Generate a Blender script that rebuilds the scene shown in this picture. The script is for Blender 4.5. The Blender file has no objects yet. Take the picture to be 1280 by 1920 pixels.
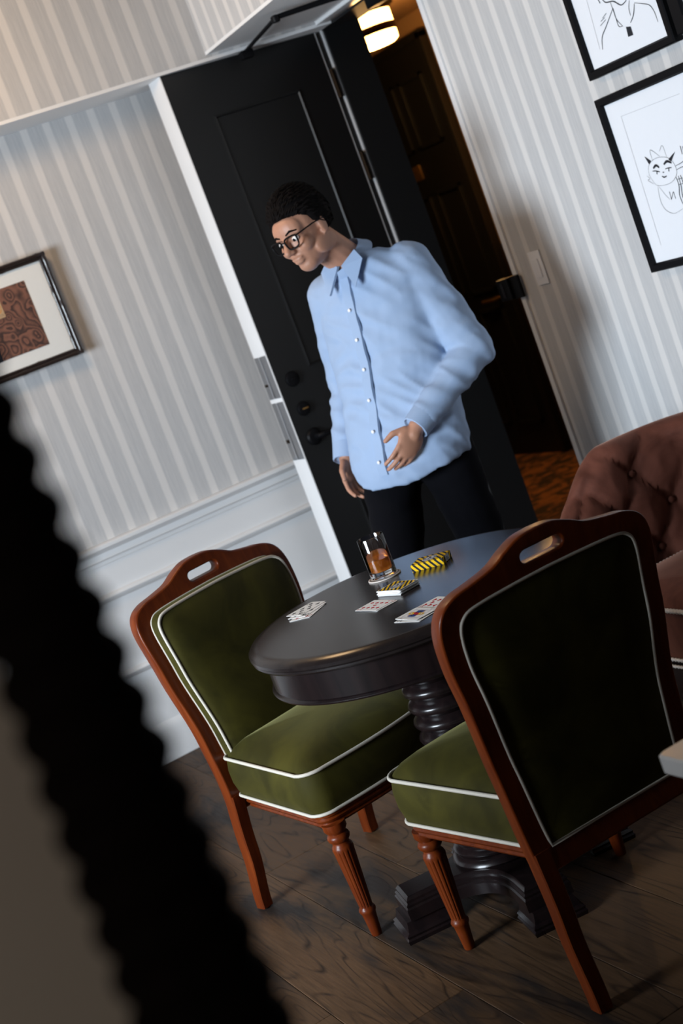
import bpy, bmesh, math, random
from mathutils import Vector, Matrix, Euler, noise as mnoise
R = math.radians
rng = random.Random(7)
S = bpy.context.scene
COL = S.collection
D = bpy.data

# ------------------------------------------------------------------ camera
cam = D.cameras.new('camera'); camo = D.objects.new('camera', cam); COL.objects.link(camo)
cr, cu, cf = Vector((.8374, -.4186, -.3514)), Vector((.3867, -.0004, .9222)), Vector((.3862, .9082, -.1615))
m = Matrix((cr, cu, -cf)).transposed().to_4x4(); m.translation = (0, 0, 1.59)
camo.matrix_world = m
cam.sensor_fit = 'VERTICAL'; cam.sensor_height = 36; cam.sensor_width = 24
cam.lens = 2800 / 1920 * 36
cam.clip_start = .05
cam.dof.use_dof = True; cam.dof.focus_distance = 3.45; cam.dof.aperture_fstop = 4.4
S.camera = camo
# ------------------------------------------------------------------ view, world, lights
S.view_settings.view_transform = 'Standard'; S.view_settings.look = 'None'
S.view_settings.gamma = 1; S.view_settings.use_curve_mapping = False
S.view_settings.exposure = 0.0
w = D.worlds.new('sky'); S.world = w; w.use_nodes = True
w.node_tree.nodes['Background'].inputs[0].default_value = (.55, .72, 1, 1)
w.node_tree.nodes['Background'].inputs[1].default_value = 1.5

def area(name, loc, rot, sx, sy, power, col):
    l = D.lights.new(name, 'AREA'); l.shape = 'RECTANGLE'; l.size = sx; l.size_y = sy
    l.energy = power; l.color = col
    o = D.objects.new(name, l); COL.objects.link(o); o.location = loc; o.rotation_euler = rot
    return o
# daylight through the tall window in the left-hand wall
wl = area('window_daylight', (-2.5, 2.72, 1.68), (R(82), 0, R(-70)), 1.6, 1.6, 158, (.80, .90, 1))
wl.data.spread = R(108)
# warm ceiling globe near the back wall
l = D.lights.new('ceiling_globe_light', 'POINT'); l.energy = 36; l.color = (1, .65, .34); l.shadow_soft_size = .22
lo = D.objects.new('ceiling_globe_light', l); COL.objects.link(lo); lo.location = (1.0, 4.45, 2.80)

# ------------------------------------------------------------------ helpers
def tag(o, label=None, cat=None, group=None, kind=None):
    if label: o['label'] = label
    if cat: o['category'] = cat
    if group: o['group'] = group
    if kind: o['kind'] = kind
    return o
def empty(name, loc=(0, 0, 0), rz=0, label=None, cat=None, group=None):
    o = D.objects.new(name, None); COL.objects.link(o); o.location = loc; o.rotation_euler = (0, 0, rz)
    o.empty_display_size = .05
    return tag(o, label, cat, group)
def link(name, me, mat=None, parent=None, smooth=35):
    if mat is not None and not me.materials: me.materials.append(mat)
    if smooth and len(me.polygons):
        me.polygons.foreach_set('use_smooth', [True] * len(me.polygons))
        me.set_sharp_from_angle(angle=R(smooth))
    o = D.objects.new(name, me); COL.objects.link(o)
    if parent: o.parent = parent
    return o
def pyd(name, v, f, mat=None, parent=None, smooth=35, fix=True):
    me = D.meshes.new(name); me.from_pydata([tuple(q) for q in v], [], f)
    if fix:
        b = bmesh.new(); b.from_mesh(me); bmesh.ops.recalc_face_normals(b, faces=b.faces); b.to_mesh(me); b.free()
    me.update()
    return link(name, me, mat, parent, smooth)
class MB:
    def __init__(s): s.v = []; s.f = []
    def add(s, v, f):
        n = len(s.v); s.v += [tuple(q) for q in v]; s.f += [tuple(i + n for i in q) for q in f]; return s
    def box(s, a, b, c=0):
        x0, y0, z0 = a; x1, y1, z1 = b
        if c:
            bm = bmesh.new(); bmesh.ops.create_cube(bm, size=1)
            bmesh.ops.scale(bm, vec=(x1 - x0, y1 - y0, z1 - z0), verts=bm.verts)
            bmesh.ops.translate(bm, vec=((x0 + x1) / 2, (y0 + y1) / 2, (z0 + z1) / 2), verts=bm.verts)
            bmesh.ops.bevel(bm, geom=bm.edges[:], offset=c, segments=2, profile=.6, affect='EDGES')
            bm.verts.index_update()
            s.add([q.co[:] for q in bm.verts], [[q.index for q in f.verts] for f in bm.faces]); bm.free(); return s
        v = [(x0, y0, z0), (x1, y0, z0), (x1, y1, z0), (x0, y1, z0), (x0, y0, z1), (x1, y0, z1), (x1, y1, z1), (x0, y1, z1)]
        return s.add(v, [(3, 2, 1, 0), (4, 5, 6, 7), (0, 1, 5, 4), (1, 2, 6, 5), (2, 3, 7, 6), (3, 0, 4, 7)])
    def lathe(s, prof, seg=32, c=(0, 0), cap=True, rad=None):
        v = []; f = []; n = len(prof)
        for r, z in prof:
            for k in range(seg):
                a = 2 * math.pi * k / seg; rr = r if rad is None else rad(r, z, a)
                v.append((c[0] + rr * math.cos(a), c[1] + rr * math.sin(a), z))
        for i in range(n - 1):
            for k in range(seg):
                k2 = (k + 1) % seg; f.append((i * seg + k, i * seg + k2, (i + 1) * seg + k2, (i + 1) * seg + k))
        if cap:
            f.append(tuple(range(seg))[::-1]); f.append(tuple((n - 1) * seg + k for k in range(seg)))
        return s.add(v, f)
    def tube(s, pts, r, seg=8, closed=False, cap=True, radf=None):
        pts = [Vector(p) for p in pts]; n = len(pts); v = []; f = []
        up = Vector((0, 0, 1)); prev = None
        for i, p in enumerate(pts):
            t = (pts[(i + 1) % n] - pts[i - 1]) if closed else (pts[min(i + 1, n - 1)] - pts[max(i - 1, 0)])
            t.normalize()
            if prev is None:
                a = t.cross(up) if abs(t.dot(up)) < .95 else t.cross(Vector((1, 0, 0)))
            else: a = prev - t * prev.dot(t)
            a.normalize(); prev = a; b = t.cross(a)
            rr = r[i] if isinstance(r, (list, tuple)) else (radf(i) if radf else r)
            for k in range(seg):
                g = 2 * math.pi * k / seg; v.append(p + a * rr * math.cos(g) + b * rr * math.sin(g))
        for i in range(n if closed else n - 1):
            j = (i + 1) % n
            for k in range(seg):
                k2 = (k + 1) % seg; f.append((i * seg + k, i * seg + k2, j * seg + k2, j * seg + k))
        if cap and not closed:
            f.append(tuple(range(seg))[::-1]); f.append(tuple((n - 1) * seg + k for k in range(seg)))
        return s.add(v, f)
    def loft(s, rings, cap0=True, cap1=True):
        n = len(rings[0]); v = [q for r_ in rings for q in r_]; f = []
        for i in range(len(rings) - 1):
            for k in range(n):
                k2 = (k + 1) % n; f.append((i * n + k, i * n + k2, (i + 1) * n + k2, (i + 1) * n + k))
        if cap0: f.append(tuple(range(n))[::-1])
        if cap1: f.append(tuple((len(rings) - 1) * n + k for k in range(n)))
        return s.add(v, f)
    def build(s, name, mat, parent=None, smooth=35): return pyd(name, s.v, s.f, mat, parent, smooth)
def catmull(pts, k=6, closed=False):
    pts = [Vector(p) for p in pts]; n = len(pts); out = []
    rngi = range(n) if closed else range(n - 1)
    for i in rngi:
        g = lambda j: pts[j % n] if closed else pts[min(max(j, 0), n - 1)]
        p0, p1, p2, p3 = g(i - 1), g(i), g(i + 1), g(i + 2)
        for j in range(k):
            t = j / k
            out.append(.5 * ((2 * p1) + (p2 - p0) * t + (2 * p0 - 5 * p1 + 4 * p2 - p3) * t * t + (3 * p1 - p0 - 3 * p2 + p3) * t ** 3))
    if not closed: out.append(pts[-1])
    return out
def lerpf(tab, z):
    if z <= tab[0][0]: return tab[0][1]
    for (a, b), (c, d) in zip(tab, tab[1:]):
        if z <= c:
            t = (z - a) / (c - a); t = t * t * (3 - 2 * t); return b + (d - b) * t
    return tab[-1][1]
def curve_fill(loops, extrude, bevel):
    cu_ = D.curves.new('tmp', 'CURVE'); cu_.dimensions = '2D'; cu_.fill_mode = 'BOTH'; cu_.extrude = extrude; cu_.bevel_depth = bevel; cu_.bevel_resolution = 2
    for lp in loops:
        sp = cu_.splines.new('POLY'); sp.points.add(len(lp) - 1); sp.use_cyclic_u = True
        for q, p in zip(sp.points, lp): q.co = (p[0], p[1], 0, 1)
    o = D.objects.new('tmp', cu_); COL.objects.link(o)
    dg = bpy.context.evaluated_depsgraph_get(); dg.update()
    me = D.meshes.new_from_object(o.evaluated_get(dg)); D.objects.remove(o); D.curves.remove(cu_)
    me.materials.clear()
    return me
def text_mesh(txt, size, ext=.0):
    cu_ = D.curves.new('tmp', 'FONT'); cu_.body = txt; cu_.size = size; cu_.extrude = ext; cu_.align_x = 'CENTER'; cu_.align_y = 'CENTER'; cu_.resolution_u = 3
    o = D.objects.new('tmp', cu_); COL.objects.link(o)
    dg = bpy.context.evaluated_depsgraph_get(); dg.update()
    me = D.meshes.new_from_object(o.evaluated_get(dg)); D.objects.remove(o); D.curves.remove(cu_)
    return me
def remesh(mb, voxel, smooth=4, name='tmp', displace=None):
    me = D.meshes.new(name); me.from_pydata(mb.v, [], mb.f)
    o = D.objects.new(name, me); COL.objects.link(o)
    r_ = o.modifiers.new('r', 'REMESH'); r_.mode = 'VOXEL'; r_.voxel_size = voxel
    if smooth:
        sm = o.modifiers.new('s', 'SMOOTH'); sm.iterations = smooth; sm.factor = .5
    dg = bpy.context.evaluated_depsgraph_get(); dg.update()
    out = D.meshes.new_from_object(o.evaluated_get(dg)); D.objects.remove(o)
    return out
def ell(mb, c, rad, ax=None, seg=18, ring=12):
    """closed ellipsoid; ax = 3 axis vectors"""
    ax = ax or (Vector((1, 0, 0)), Vector((0, 1, 0)), Vector((0, 0, 1))); c = Vector(c); v = []; f = []
    v.append(c - ax[2] * rad[2])
    for i in range(1, ring):
        t = math.pi * i / ring - math.pi / 2
        for k in range(seg):
            a = 2 * math.pi * k / seg
            v.append(c + ax[0] * rad[0] * math.cos(t) * math.cos(a) + ax[1] * rad[1] * math.cos(t) * math.sin(a) + ax[2] * rad[2] * math.sin(t))
    v.append(c + ax[2] * rad[2])
    for k in range(seg): f.append((0, 1 + (k + 1) % seg, 1 + k))
    for i in range(ring - 2):
        for k in range(seg):
            k2 = (k + 1) % seg; f.append((1 + i * seg + k, 1 + i * seg + k2, 1 + (i + 1) * seg + k2, 1 + (i + 1) * seg + k))
    b = 1 + (ring - 2) * seg; t_ = len(v) - 1
    for k in range(seg): f.append((b + k, b + (k + 1) % seg, t_))
    mb.add(v, f)
def cap_(mb, p, q, r0, r1, seg=14):
    """tapered capsule"""
    p, q = Vector(p), Vector(q); d = q - p; L = d.length; d.normalize(); pts = []; rad = []
    for i in range(5):
        a = math.pi / 2 * i / 5; pts.append(p - d * r0 * math.cos(a)); rad.append(max(r0 * math.sin(a), r0 * .05))
    for i in range(4): t = i / 3; pts.append(p + d * L * t); rad.append(r0 + (r1 - r0) * t)
    for i in range(1, 6):
        a = math.pi / 2 * i / 5; pts.append(q + d * r1 * math.sin(a)); rad.append(max(r1 * math.cos(a), r1 * .05))
    mb.tube(pts, rad, seg)

# ------------------------------------------------------------------ materials
class N:
    def __init__(s, name):
        s.m = D.materials.new(name); s.m.use_nodes = True; s.t = s.m.node_tree; s.p = s.t.nodes['Principled BSDF']; s.out = s.t.nodes['Material Output']
    def n(s, typ, **k):
        q = s.t.nodes.new(typ)
        for a, b in k.items(): setattr(q, a, b)
        return q
    def L(s, a, b): s.t.links.new(a, b)
    def math(s, op, a, b=None, c=None):
        q = s.n('ShaderNodeMath', operation=op)
        for i, x in enumerate((a, b, c)):
            if x is None: continue
            if isinstance(x, (int, float)): q.inputs[i].default_value = x
            else: s.L(x, q.inputs[i])
        return q.outputs[0]
    def mapr(s, x, a, b, c, d):
        q = s.n('ShaderNodeMapRange'); s.L(x, q.inputs[0])
        for i, y in enumerate((a, b, c, d)): q.inputs[i + 1].default_value = y
        return q.outputs[0]
    def mix(s, f, a, b, mode='MIX'):
        q = s.n('ShaderNodeMix', data_type='RGBA', blend_type=mode)
        for i, x in ((0, f), (6, a), (7, b)):
            if isinstance(x, (int, float)): q.inputs[i].default_value = x
            elif isinstance(x, tuple): q.inputs[i].default_value = (*x[:3], 1)
            else: s.L(x, q.inputs[i])
        return q.outputs[2]
    def noise(s, vec, scale, detail=4, rough=.5, dist=0):
        q = s.n('ShaderNodeTexNoise'); q.inputs['Scale'].default_value = scale; q.inputs['Detail'].default_value = detail
        q.inputs['Roughness'].default_value = rough; q.inputs['Distortion'].default_value = dist
        if vec is not None: s.L(vec, q.inputs['Vector'])
        return q.outputs[0]
    def mapping(s, vec, sc=(1, 1, 1), loc=(0, 0, 0)):
        q = s.n('ShaderNodeMapping'); q.inputs['Scale'].default_value = sc; q.inputs['Location'].default_value = loc; s.L(vec, q.inputs[0]); return q.outputs[0]
    def bump(s, h, st, dist=.002):
        q = s.n('ShaderNodeBump'); q.inputs['Strength'].default_value = st; q.inputs['Distance'].default_value = dist; s.L(h, q.inputs['Height']); s.L(q.outputs[0], s.p.inputs['Normal'])
    def set(s, **k):
        for a, b in k.items():
            i = s.p.inputs[a.replace('_', ' ')]
            i.default_value = (*b, 1) if isinstance(b, tuple) and len(b) == 3 else b
        return s
def basic(name, col, rough=.5, var=.12, scale=30, bump=.0, **k):
    q = N(name); tc = q.n('ShaderNodeTexCoord').outputs['Object']
    nz = q.noise(tc, scale, 5)
    a = tuple(c * (1 - var) for c in col); b = tuple(min(1, c * (1 + var)) for c in col)
    q.L(q.mix(nz, a, b), q.p.inputs['Base Color'])
    q.set(Roughness=rough, **k)
    if bump: q.bump(nz, bump)
    return q.m
def wood(name, c1, c2, rough, sc=(30, 30, 2.5), coat=0.0, bump=.05):
    q = N(name); tc = q.n('ShaderNodeTexCoord').outputs['Object']
    v = q.mapping(tc, sc); nz = q.noise(v, 1.5, 6, .6, .6)
    q.L(q.mix(q.mapr(nz, .3, .7, 0, 1), c1, c2), q.p.inputs['Base Color'])
    q.set(Roughness=rough, Coat_Weight=coat, Coat_Roughness=.12); q.p.inputs['Specular IOR Level'].default_value = .35; q.bump(nz, bump, .0006)
    return q.m
def velvet(name, c1, c2, sheen, tint, sc=6):
    q = N(name); tc = q.n('ShaderNodeTexCoord').outputs['Object']
    a = q.noise(tc, sc, 4, .6, .8); f = q.noise(tc, 900, 2)
    q.L(q.mix(q.mapr(a, .35, .68, 0, 1), c1, c2), q.p.inputs['Base Color'])
    q.set(Roughness=.75, Sheen_Weight=sheen, Sheen_Roughness=.35, Sheen_Tint=tint); q.p.inputs['Specular IOR Level'].default_value = .15
    q.bump(f, .15, .0006)
    return q.m
def wallpaper(name, axis, phase, period=.0916, width=.37):
    q = N(name); g = q.n('ShaderNodeNewGeometry').outputs['Position']
    sp = q.n('ShaderNodeSeparateXYZ'); q.L(g, sp.inputs[0]); u = sp.outputs[axis]
    edge = q.noise(q.mapping(g, (60, 60, 14)), 1, 3)
    uu = q.math('ADD', u, q.math('MULTIPLY', q.math('SUBTRACT', edge, .5), .006))
    fr = q.math('FRACT', q.math('DIVIDE', q.math('SUBTRACT', uu, phase), period))
    up = q.mapr(fr, 0, .05, 0, 1); dn = q.mapr(fr, width - .05, width, 1, 0)
    light = q.math('MULTIPLY', up, dn)
    gr = q.noise(q.mapping(g, (420, 420, 12)), 1, 3, .7); gr2 = q.noise(q.mapping(g, (110, 110, 5)), 1, 3, .6)
    dk = q.mix(q.mapr(q.math('ADD', q.math('MULTIPLY', gr, .6), q.math('MULTIPLY', gr2, .4)), .3, .7, 0, 1), (.43, .432, .440), (.56, .553, .545))
    lt = q.mix(gr2, (.60, .585, .57), (.68, .66, .64))
    q.L(q.mix(light, dk, lt), q.p.inputs['Base Color']); q.set(Roughness=.8); q.bump(gr, .12, .001)
    return q.m
M = {}
M['paper_back'] = wallpaper('striped wallpaper back', 0, 1.4096)
M['paper_right'] = wallpaper('striped wallpaper right', 1, 4.5368 - .0338 + .0916)
M['white_paint'] = basic('white painted wood', (.75, .75, .75), .38, .02, 12)
M['grey_paint'] = basic('pale grey soffit paint', (.80, .80, .80), .6, .02, 8)
M['ceiling'] = basic('ceiling paint', (.09, .082, .075), .8, .02, 5)
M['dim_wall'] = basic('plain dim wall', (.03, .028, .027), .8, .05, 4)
M['black_door'] = basic('satin black door paint', (.005, .0055, .006), .5, .1, 20)
M['black'] = basic('black lacquer', (.005, .005, .006), .45, .1, 30)
M['steel'] = basic('brushed steel', (.42, .43, .45), .28, .08, 60, Metallic=1.0)
M['bright_steel'] = basic('polished steel', (.75, .77, .8), .2, .05, 60, Metallic=1.0)
M['bronze'] = basic('dark bronze', (.05, .032, .02), .35, .2, 40, Metallic=1.0)
M['brass'] = basic('aged brass', (.42, .24, .08), .4, .15, 30, Metallic=.9)
M['mahogany'] = wood('red mahogany', (.086, .0125, .0022), (.168, .031, .0048), .36, coat=.05)
M['ebony'] = wood('dark espresso wood', (.006, .004, .0045), (.014, .008, .008), .26, coat=.15)
M['ebony_top'] = wood('dark espresso table top', (.011, .008, .008), (.018, .013, .012), .21, (2.5, 26, 26), coat=.0, bump=.02)
M['green_velvet'] = velvet('olive velvet', (.024, .0205, .0022), (.054, .046, .0055), .26, (.62, .58, .25))
M['pink_velvet'] = velvet('dusty rose velvet', (.075, .023, .014), (.150, .052, .034), .3, (.85, .5, .38))
M['piping'] = basic('cream piping cord', (.56, .51, .43), .6, .05, 200)
M['rope'] = basic('cream twisted rope', (.66, .60, .54), .7, .1, 300)
M['white_plastic'] = basic('white plastic', (.8, .8, .82), .35, .01, 10)
M['mat'] = basic('off white mount board', (.72, .72, .69), .8, .02, 60)
M['art_paper'] = basic('white drawing paper', (.80, .82, .86), .7, .01, 40)
M['ink'] = basic('black ink line', (.03, .03, .035), .7, .2, 200)
M['grey_ink'] = basic('grey pencil line', (.50, .50, .52), .8, .1, 200)
M['marble'] = basic('pale quartz', (.36, .345, .33), .3, .08, 7)
M['beige'] = basic('beige painted partition', (.72, .64, .57), .7, .04, 6)
M['card'] = basic('white card stock', (.78, .77, .75), .45, .02, 60)
M['red'] = basic('red print', (.45, .02, .03), .5, .05, 90)
M['yellow'] = basic('yellow print', (.75, .46, .015), .4, .05, 60)
M['stripe_black'] = basic('black print', (.02, .022, .028), .4, .05, 60)
M['orange_print'] = basic('orange print', (.60, .22, .02), .5, .1, 60)
M['blue_print'] = basic('blue print', (.03, .06, .22), .5, .1, 60)
M['silver_print'] = basic('silver print', (.55, .55, .57), .4, .1, 90)
M['coaster'] = basic('pulp board coaster', (.60, .53, .48), .8, .06, 90)
M['hall_paper'] = basic('amber hall wall paper', (.34, .20, .09), .7, .1, 9)
M['hall_wood'] = wood('dark hall panelling', (.018, .010, .006), (.035, .018, .010), .4)
M['rubber'] = basic('black felt pad', (.01, .01, .01), .9, .1, 30)
q = N('clear glass'); q.set(Base_Color=(1., 1., 1.), Roughness=.0, IOR=1.5, Transmission_Weight=1.0); M['glass'] = q.m
q = N('amber whisky'); q.set(Base_Color=(.80, .26, .035), Roughness=.0, IOR=1.36, Transmission_Weight=.62); M['whisky'] = q.m
q = N('lamp glass'); q.set(Base_Color=(1., .8, .5)); q.p.inputs['Emission Color'].default_value = (1, .50, .14, 1); q.p.inputs['Emission Strength'].default_value = 12; M['lamp'] = q.m
q = N('fill lamp globe'); q.set(Base_Color=(.9, .85, .8)); q.p.inputs['Emission Color'].default_value = (1, .88, .74, 1); q.p.inputs['Emission Strength'].default_value = 15; M['globe'] = q.m
# hall carpet
q = N('patterned hall carpet'); tc = q.n('ShaderNodeTexCoord').outputs['Object']
a = q.noise(tc, 9, 3, .6, 1.2)
q.L(q.mix(q.mapr(a, .45, .6, 0, 1), (.035, .022, .016), (.30, .12, .035)), q.p.inputs['Base Color']); q.set(Roughness=.95); M['carpet'] = q.m
# marbled print
q = N('brown marbled paper'); tc = q.n('ShaderNodeTexCoord').outputs['Object']
v = q.n('ShaderNodeTexVoronoi', feature='SMOOTH_F1'); v.inputs['Scale'].default_value = 26; q.L(q.mapping(tc, (1, 1, .8)), v.inputs['Vector'])
rg = q.math('FRACT', q.math('MULTIPLY', q.math('ADD', v.outputs['Distance'], q.math('MULTIPLY', q.noise(tc, 30, 3), .25)), 6.0))
q.L(q.mix(q.mapr(rg, .2, .8, 0, 1), (.045, .022, .018), (.20, .085, .055)), q.p.inputs['Base Color']); q.set(Roughness=.6); M['marbled'] = q.m
# floor boards
q = N('brown oak boards'); tc = q.n('ShaderNodeTexCoord').outputs['Object']; oi = q.n('ShaderNodeObjectInfo')
ad = q.n('ShaderNodeVectorMath', operation='ADD'); q.L(tc, ad.inputs[0])
cb = q.n('ShaderNodeCombineXYZ'); q.L(q.math('MULTIPLY', oi.outputs['Random'], 19.0), cb.inputs[0]); q.L(q.math('MULTIPLY', oi.outputs['Random'], 53.0), cb.inputs[1]); q.L(cb.outputs[0], ad.inputs[1])
P0 = ad.outputs[0]
big = q.noise(q.mapping(P0, (6.0, .85, 1)), 1, 2, .5, .5)
bands = q.math('FRACT', q.math('MULTIPLY', big, 17))
line = q.mapr(q.math('ABSOLUTE', q.math('SUBTRACT', bands, .5)), 0, .15, 1, 0)
brk = q.noise(q.mapping(P0, (40, 6, 1)), 1, 3)
line = q.math('MULTIPLY', line, q.mapr(brk, .35, .62, .1, 1))
fine = q.noise(q.mapping(P0, (160, 7, 1)), 1, 4, .7)
stain = q.mapr(q.noise(q.mapping(P0, (5, 1.1, 1)), 1, 5, .65, .4), .50, .62, 0, 1)
base = q.mix(q.mapr(fine, .3, .7, 0, 1), (.064, .034, .016), (.134, .074, .038))
base = q.mix(q.math('MULTIPLY', oi.outputs['Random'], .35), base, (.03, .019, .012))
base = q.mix(q.math('MULTIPLY', stain, .85), base, (.018, .016, .016))
base = q.mix(q.math('MULTIPLY', line, .80), base, (.009, .006, .005))
q.L(base, q.p.inputs['Base Color'])
q.L(q.mapr(fine, .3, .7, .44, .6), q.p.inputs['Roughness']); q.p.inputs['Specular IOR Level'].default_value = .16; q.bump(q.math('SUBTRACT', fine, line), .25, .0008); M['floor'] = q.m
M['bamboo'] = basic('dark lacquered bamboo', (.020, .013, .011), .22, .4, 25, Coat_Weight=.5)
M['tan_label'] = basic('tan paper label', (.45, .30, .17), .7, .05, 60)
M['skin'] = basic('tan skin', (.42, .205, .13), .5, .08, 25, Subsurface_Weight=.0)
M['hair'] = basic('black hair', (.004, .003, .003), .8, .3, 120)
M['shirt'] = basic('light blue cotton', (.29, .39, .56), .8, .03, 40)
M['trouser'] = basic('black wool', (.0035, .0035, .005), .95, .15, 80)
M['eye'] = basic('eye white', (.7, .68, .66), .3, .02, 20)
M['glow_post'] = wood('near black turned wood', (.004, .003, .003), (.008, .005, .005), .85)
M['hair'].node_tree.nodes['Principled BSDF'].inputs['Specular IOR Level'].default_value = .08
for k_ in ('trouser', 'glow_post'): M[k_].node_tree.nodes['Principled BSDF'].inputs['Specular IOR Level'].default_value = .08
for k_ in ('ink', 'red', 'yellow', 'stripe_black', 'orange_print', 'blue_print', 'card', 'silver_print', 'black'):
    pb = M[k_].node_tree.nodes['Principled BSDF']; pb.inputs['Specular IOR Level'].default_value = .10
    if k_ != 'black': pb.inputs['Roughness'].default_value = .9
M['mahogany'].node_tree.nodes['Principled BSDF'].inputs['Specular IOR Level'].default_value = .22

# ================================================================== the setting
def struct(o): o['kind'] = 'structure'; return o
YB, XR = 5.542, 2.946          # back wall, right wall
ZL, ZR = 2.420, 2.442          # undersides of the two lowered bulkheads
fl = struct(MB().box((-2.6, -1.6, -.06), (XR, YB, -.007)).build('floor', M['hall_wood'], smooth=0))
def plank_mesh(L, W_=.2366, c=.0016):
    a, b = W_ / 2, L / 2; v = []
    for z, s_ in ((-.007, 0), (-c, 0), (0, c)):
        v += [(-a + s_, -b + s_, z), (a - s_, -b + s_, z), (a - s_, b - s_, z), (-a + s_, b - s_, z)]
    f = [(8, 9, 10, 11)]
    for i in (0, 4):
        for k in range(4): f.append((i + k, i + (k + 1) % 4, i + 4 + (k + 1) % 4, i + 4 + k))
    me = D.meshes.new('plank'); me.from_pydata(v, [], f); me.update(); me.materials.append(M['floor']); return me
pm = {}
joint = {0: 2.865, 1: 4.023, 2: 3.628}
for k in range(-7, 9):
    x0 = .8485 + .2375 * k; x1 = x0 + .2375
    if x0 > XR - .02: continue
    L0 = 1.66; y = joint.get(k, 2.2 + (k * .613) % 1.5) - 2 * L0
    while y < YB:
        ya, yb = max(y, .4), min(y + L0, YB)
        if yb - ya > .1:
            L_ = round(yb - ya - .0009, 4)
            if L_ not in pm: pm[L_] = plank_mesh(L_)
            o = D.objects.new('plank', pm[L_]); COL.objects.link(o); o.location = ((x0 + x1) / 2, (ya + yb) / 2, 0); o.parent = fl
        y += L0
# back wall with paper, wainscot below
wb = struct(MB().box((-2.6, YB, 0), (XR + .05, YB + .12, 2.95)).build('wall_back', M['paper_back'], smooth=0))
struct(MB().box((-2.6, YB - .012, .13), (XR, YB, .835)).build('trim_1', M['white_paint'], smooth=0))
def mould_x(name, prof, x0, x1, y, mat, parent=None):
    return MB().loft([[(x, y - d, z) for d, z in prof] for x in (x0, x1)]).build(name, mat, parent, 25)
struct(mould_x('trim_2', [(0, .885), (.042, .885), (.05, .880), (.05, .868), (.040, .860), (.030, .850), (.030, .826), (.022, .820), (.020, .812), (.020, .806), (0, .800)], -2.6, 2.9, YB, M['white_paint']))
struct(mould_x('baseboard_back', [(0, .150), (.012, .150), (.018, .140), (.022, .128), (.024, .118), (.024, 0), (0, 0)], -2.6, 2.9, YB - .002, M['white_paint']))
pp = [(0, 0), (.008, .002), (.020, .012), (.024, .020), (.018, .028), (.008, .033), (0, .034)]
for nm, x0, x1 in (('trim_3', -1.6, .42), ('trim_4', .60, 2.72)):
    z0, z1 = .365, .700; mb = MB()
    mb.loft([[(x, YB - .011 - d, z1 - .034 + h) for d, h in pp] for x in (x0, x1)])
    mb.loft([[(x, YB - .011 - d, z0 + h) for d, h in pp] for x in (x0, x1)])
    mb.loft([[(x0 + h, YB - .011 - d, z) for d, h in pp] for z in (z0, z1)])
    mb.loft([[(x1 - h, YB - .011 - d, z) for d, h in pp] for z in (z0, z1)])
    struct(mb.build(nm, M['white_paint'], smooth=25))
# lowered bulkheads above (papered fronts, painted undersides)
struct(MB().box((-2.6, 5.289, ZL + .012), (XR, YB, 2.95)).build('wall_back_upper', M['paper_back'], smooth=0))
struct(MB().box((-2.6, 5.2895, ZL), (XR - .0, YB, ZL + .012)).build('trim_5', M['grey_paint'], smooth=0))
struct(MB().box((2.395, -1.6, ZR + .012), (XR, 5.289, 2.95)).build('wall_right_upper', M['paper_right'], smooth=0))
struct(MB().box((2.3955, -1.6, ZR), (XR, 5.289, ZR + .012)).build('trim_6', M['grey_paint'], smooth=0))
# right wall with the door opening
XH = 3.112; Y0, Y1 = 4.645, 5.392; ZD = 2.43
mb = MB(); mb.box((XR, 2.75, 0), (XH, Y0, 2.95)).box((XR, Y1, 0), (XH, YB + .12, 2.95)).box((XR, Y0, ZD), (XH, Y1, 2.95))
struct(mb.build('wall_right', M['paper_right'], smooth=0))
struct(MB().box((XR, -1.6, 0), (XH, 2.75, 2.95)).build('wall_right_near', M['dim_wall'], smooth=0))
struct(MB().box((XR - .010, Y0 - .024, 0), (XR + .02, Y0 + .003, ZD + .01), .003).build('trim_7', M['white_paint']))
struct(MB().box((XR - .072, Y0 - .05, ZD - .003), (XR + .002, 5.285, ZR), .002).build('trim_9', M['white_paint']))
mb = MB(); mb.box((XR + .006, Y1 - .012, 0), (XH + .004, Y1 + .001, ZD)).box((XR + .02, Y0 - .001, 0), (XH + .004, Y0 + .004, ZD)).box((XR + .003, Y0, ZD - .012), (XH + .004, Y1, ZD + .001))
struct(mb.build('trim_10', M['black_door'], smooth=0))
struct(MB().box((XR - .014, -1.6, 0), (XR, Y0 - .03, .14), .004).build('baseboard_right', M['white_paint']))
# rest of the room: ceiling, window wall, wall behind the camera
struct(MB().box((-2.6, -1.6, 2.95), (XR + .3, YB + .2, 3.02)).build('ceiling', M['ceiling'], smooth=0))
mb = MB(); mb.box((-2.62, -1.6, 0), (-2.42, 1.9, 2.95)).box((-2.62, 3.55, 0), (-2.42, YB, 2.95)).box((-2.62, 1.9, 0), (-2.42, 3.55, .8)).box((-2.62, 1.9, 2.5), (-2.42, 3.55, 2.95))
struct(mb.build('wall_left', M['dim_wall'], smooth=0))
struct(MB().box((-2.62, -1.72, 0), (XR, -1.6, 2.95)).build('wall_front', M['dim_wall'], smooth=0))
wn = MB()
for y in (1.9, 2.70, 3.50): wn.box((-2.47, y, .8), (-2.43, y + .05, 2.5))
for z in (.8, 2.45): wn.box((-2.47, 1.9, z), (-2.43, 3.55, z + .05))
struct(MB().box((-2.42, 1.2, 2.12), (-1.90, 4.2, 2.95)).build('added_daylight_baffle', M['dim_wall'], smooth=0))  # unseen box added over the window to hold daylight off the upper walls
struct(wn.build('window_1', M['white_paint'], smooth=0))
o = MB().lathe([(.11, 2.95), (.11, 2.93), (.09, 2.915), (.03, 2.905)], 24, (1.0, 4.45)).build('ceiling_fitting', M['white_paint'])
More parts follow.
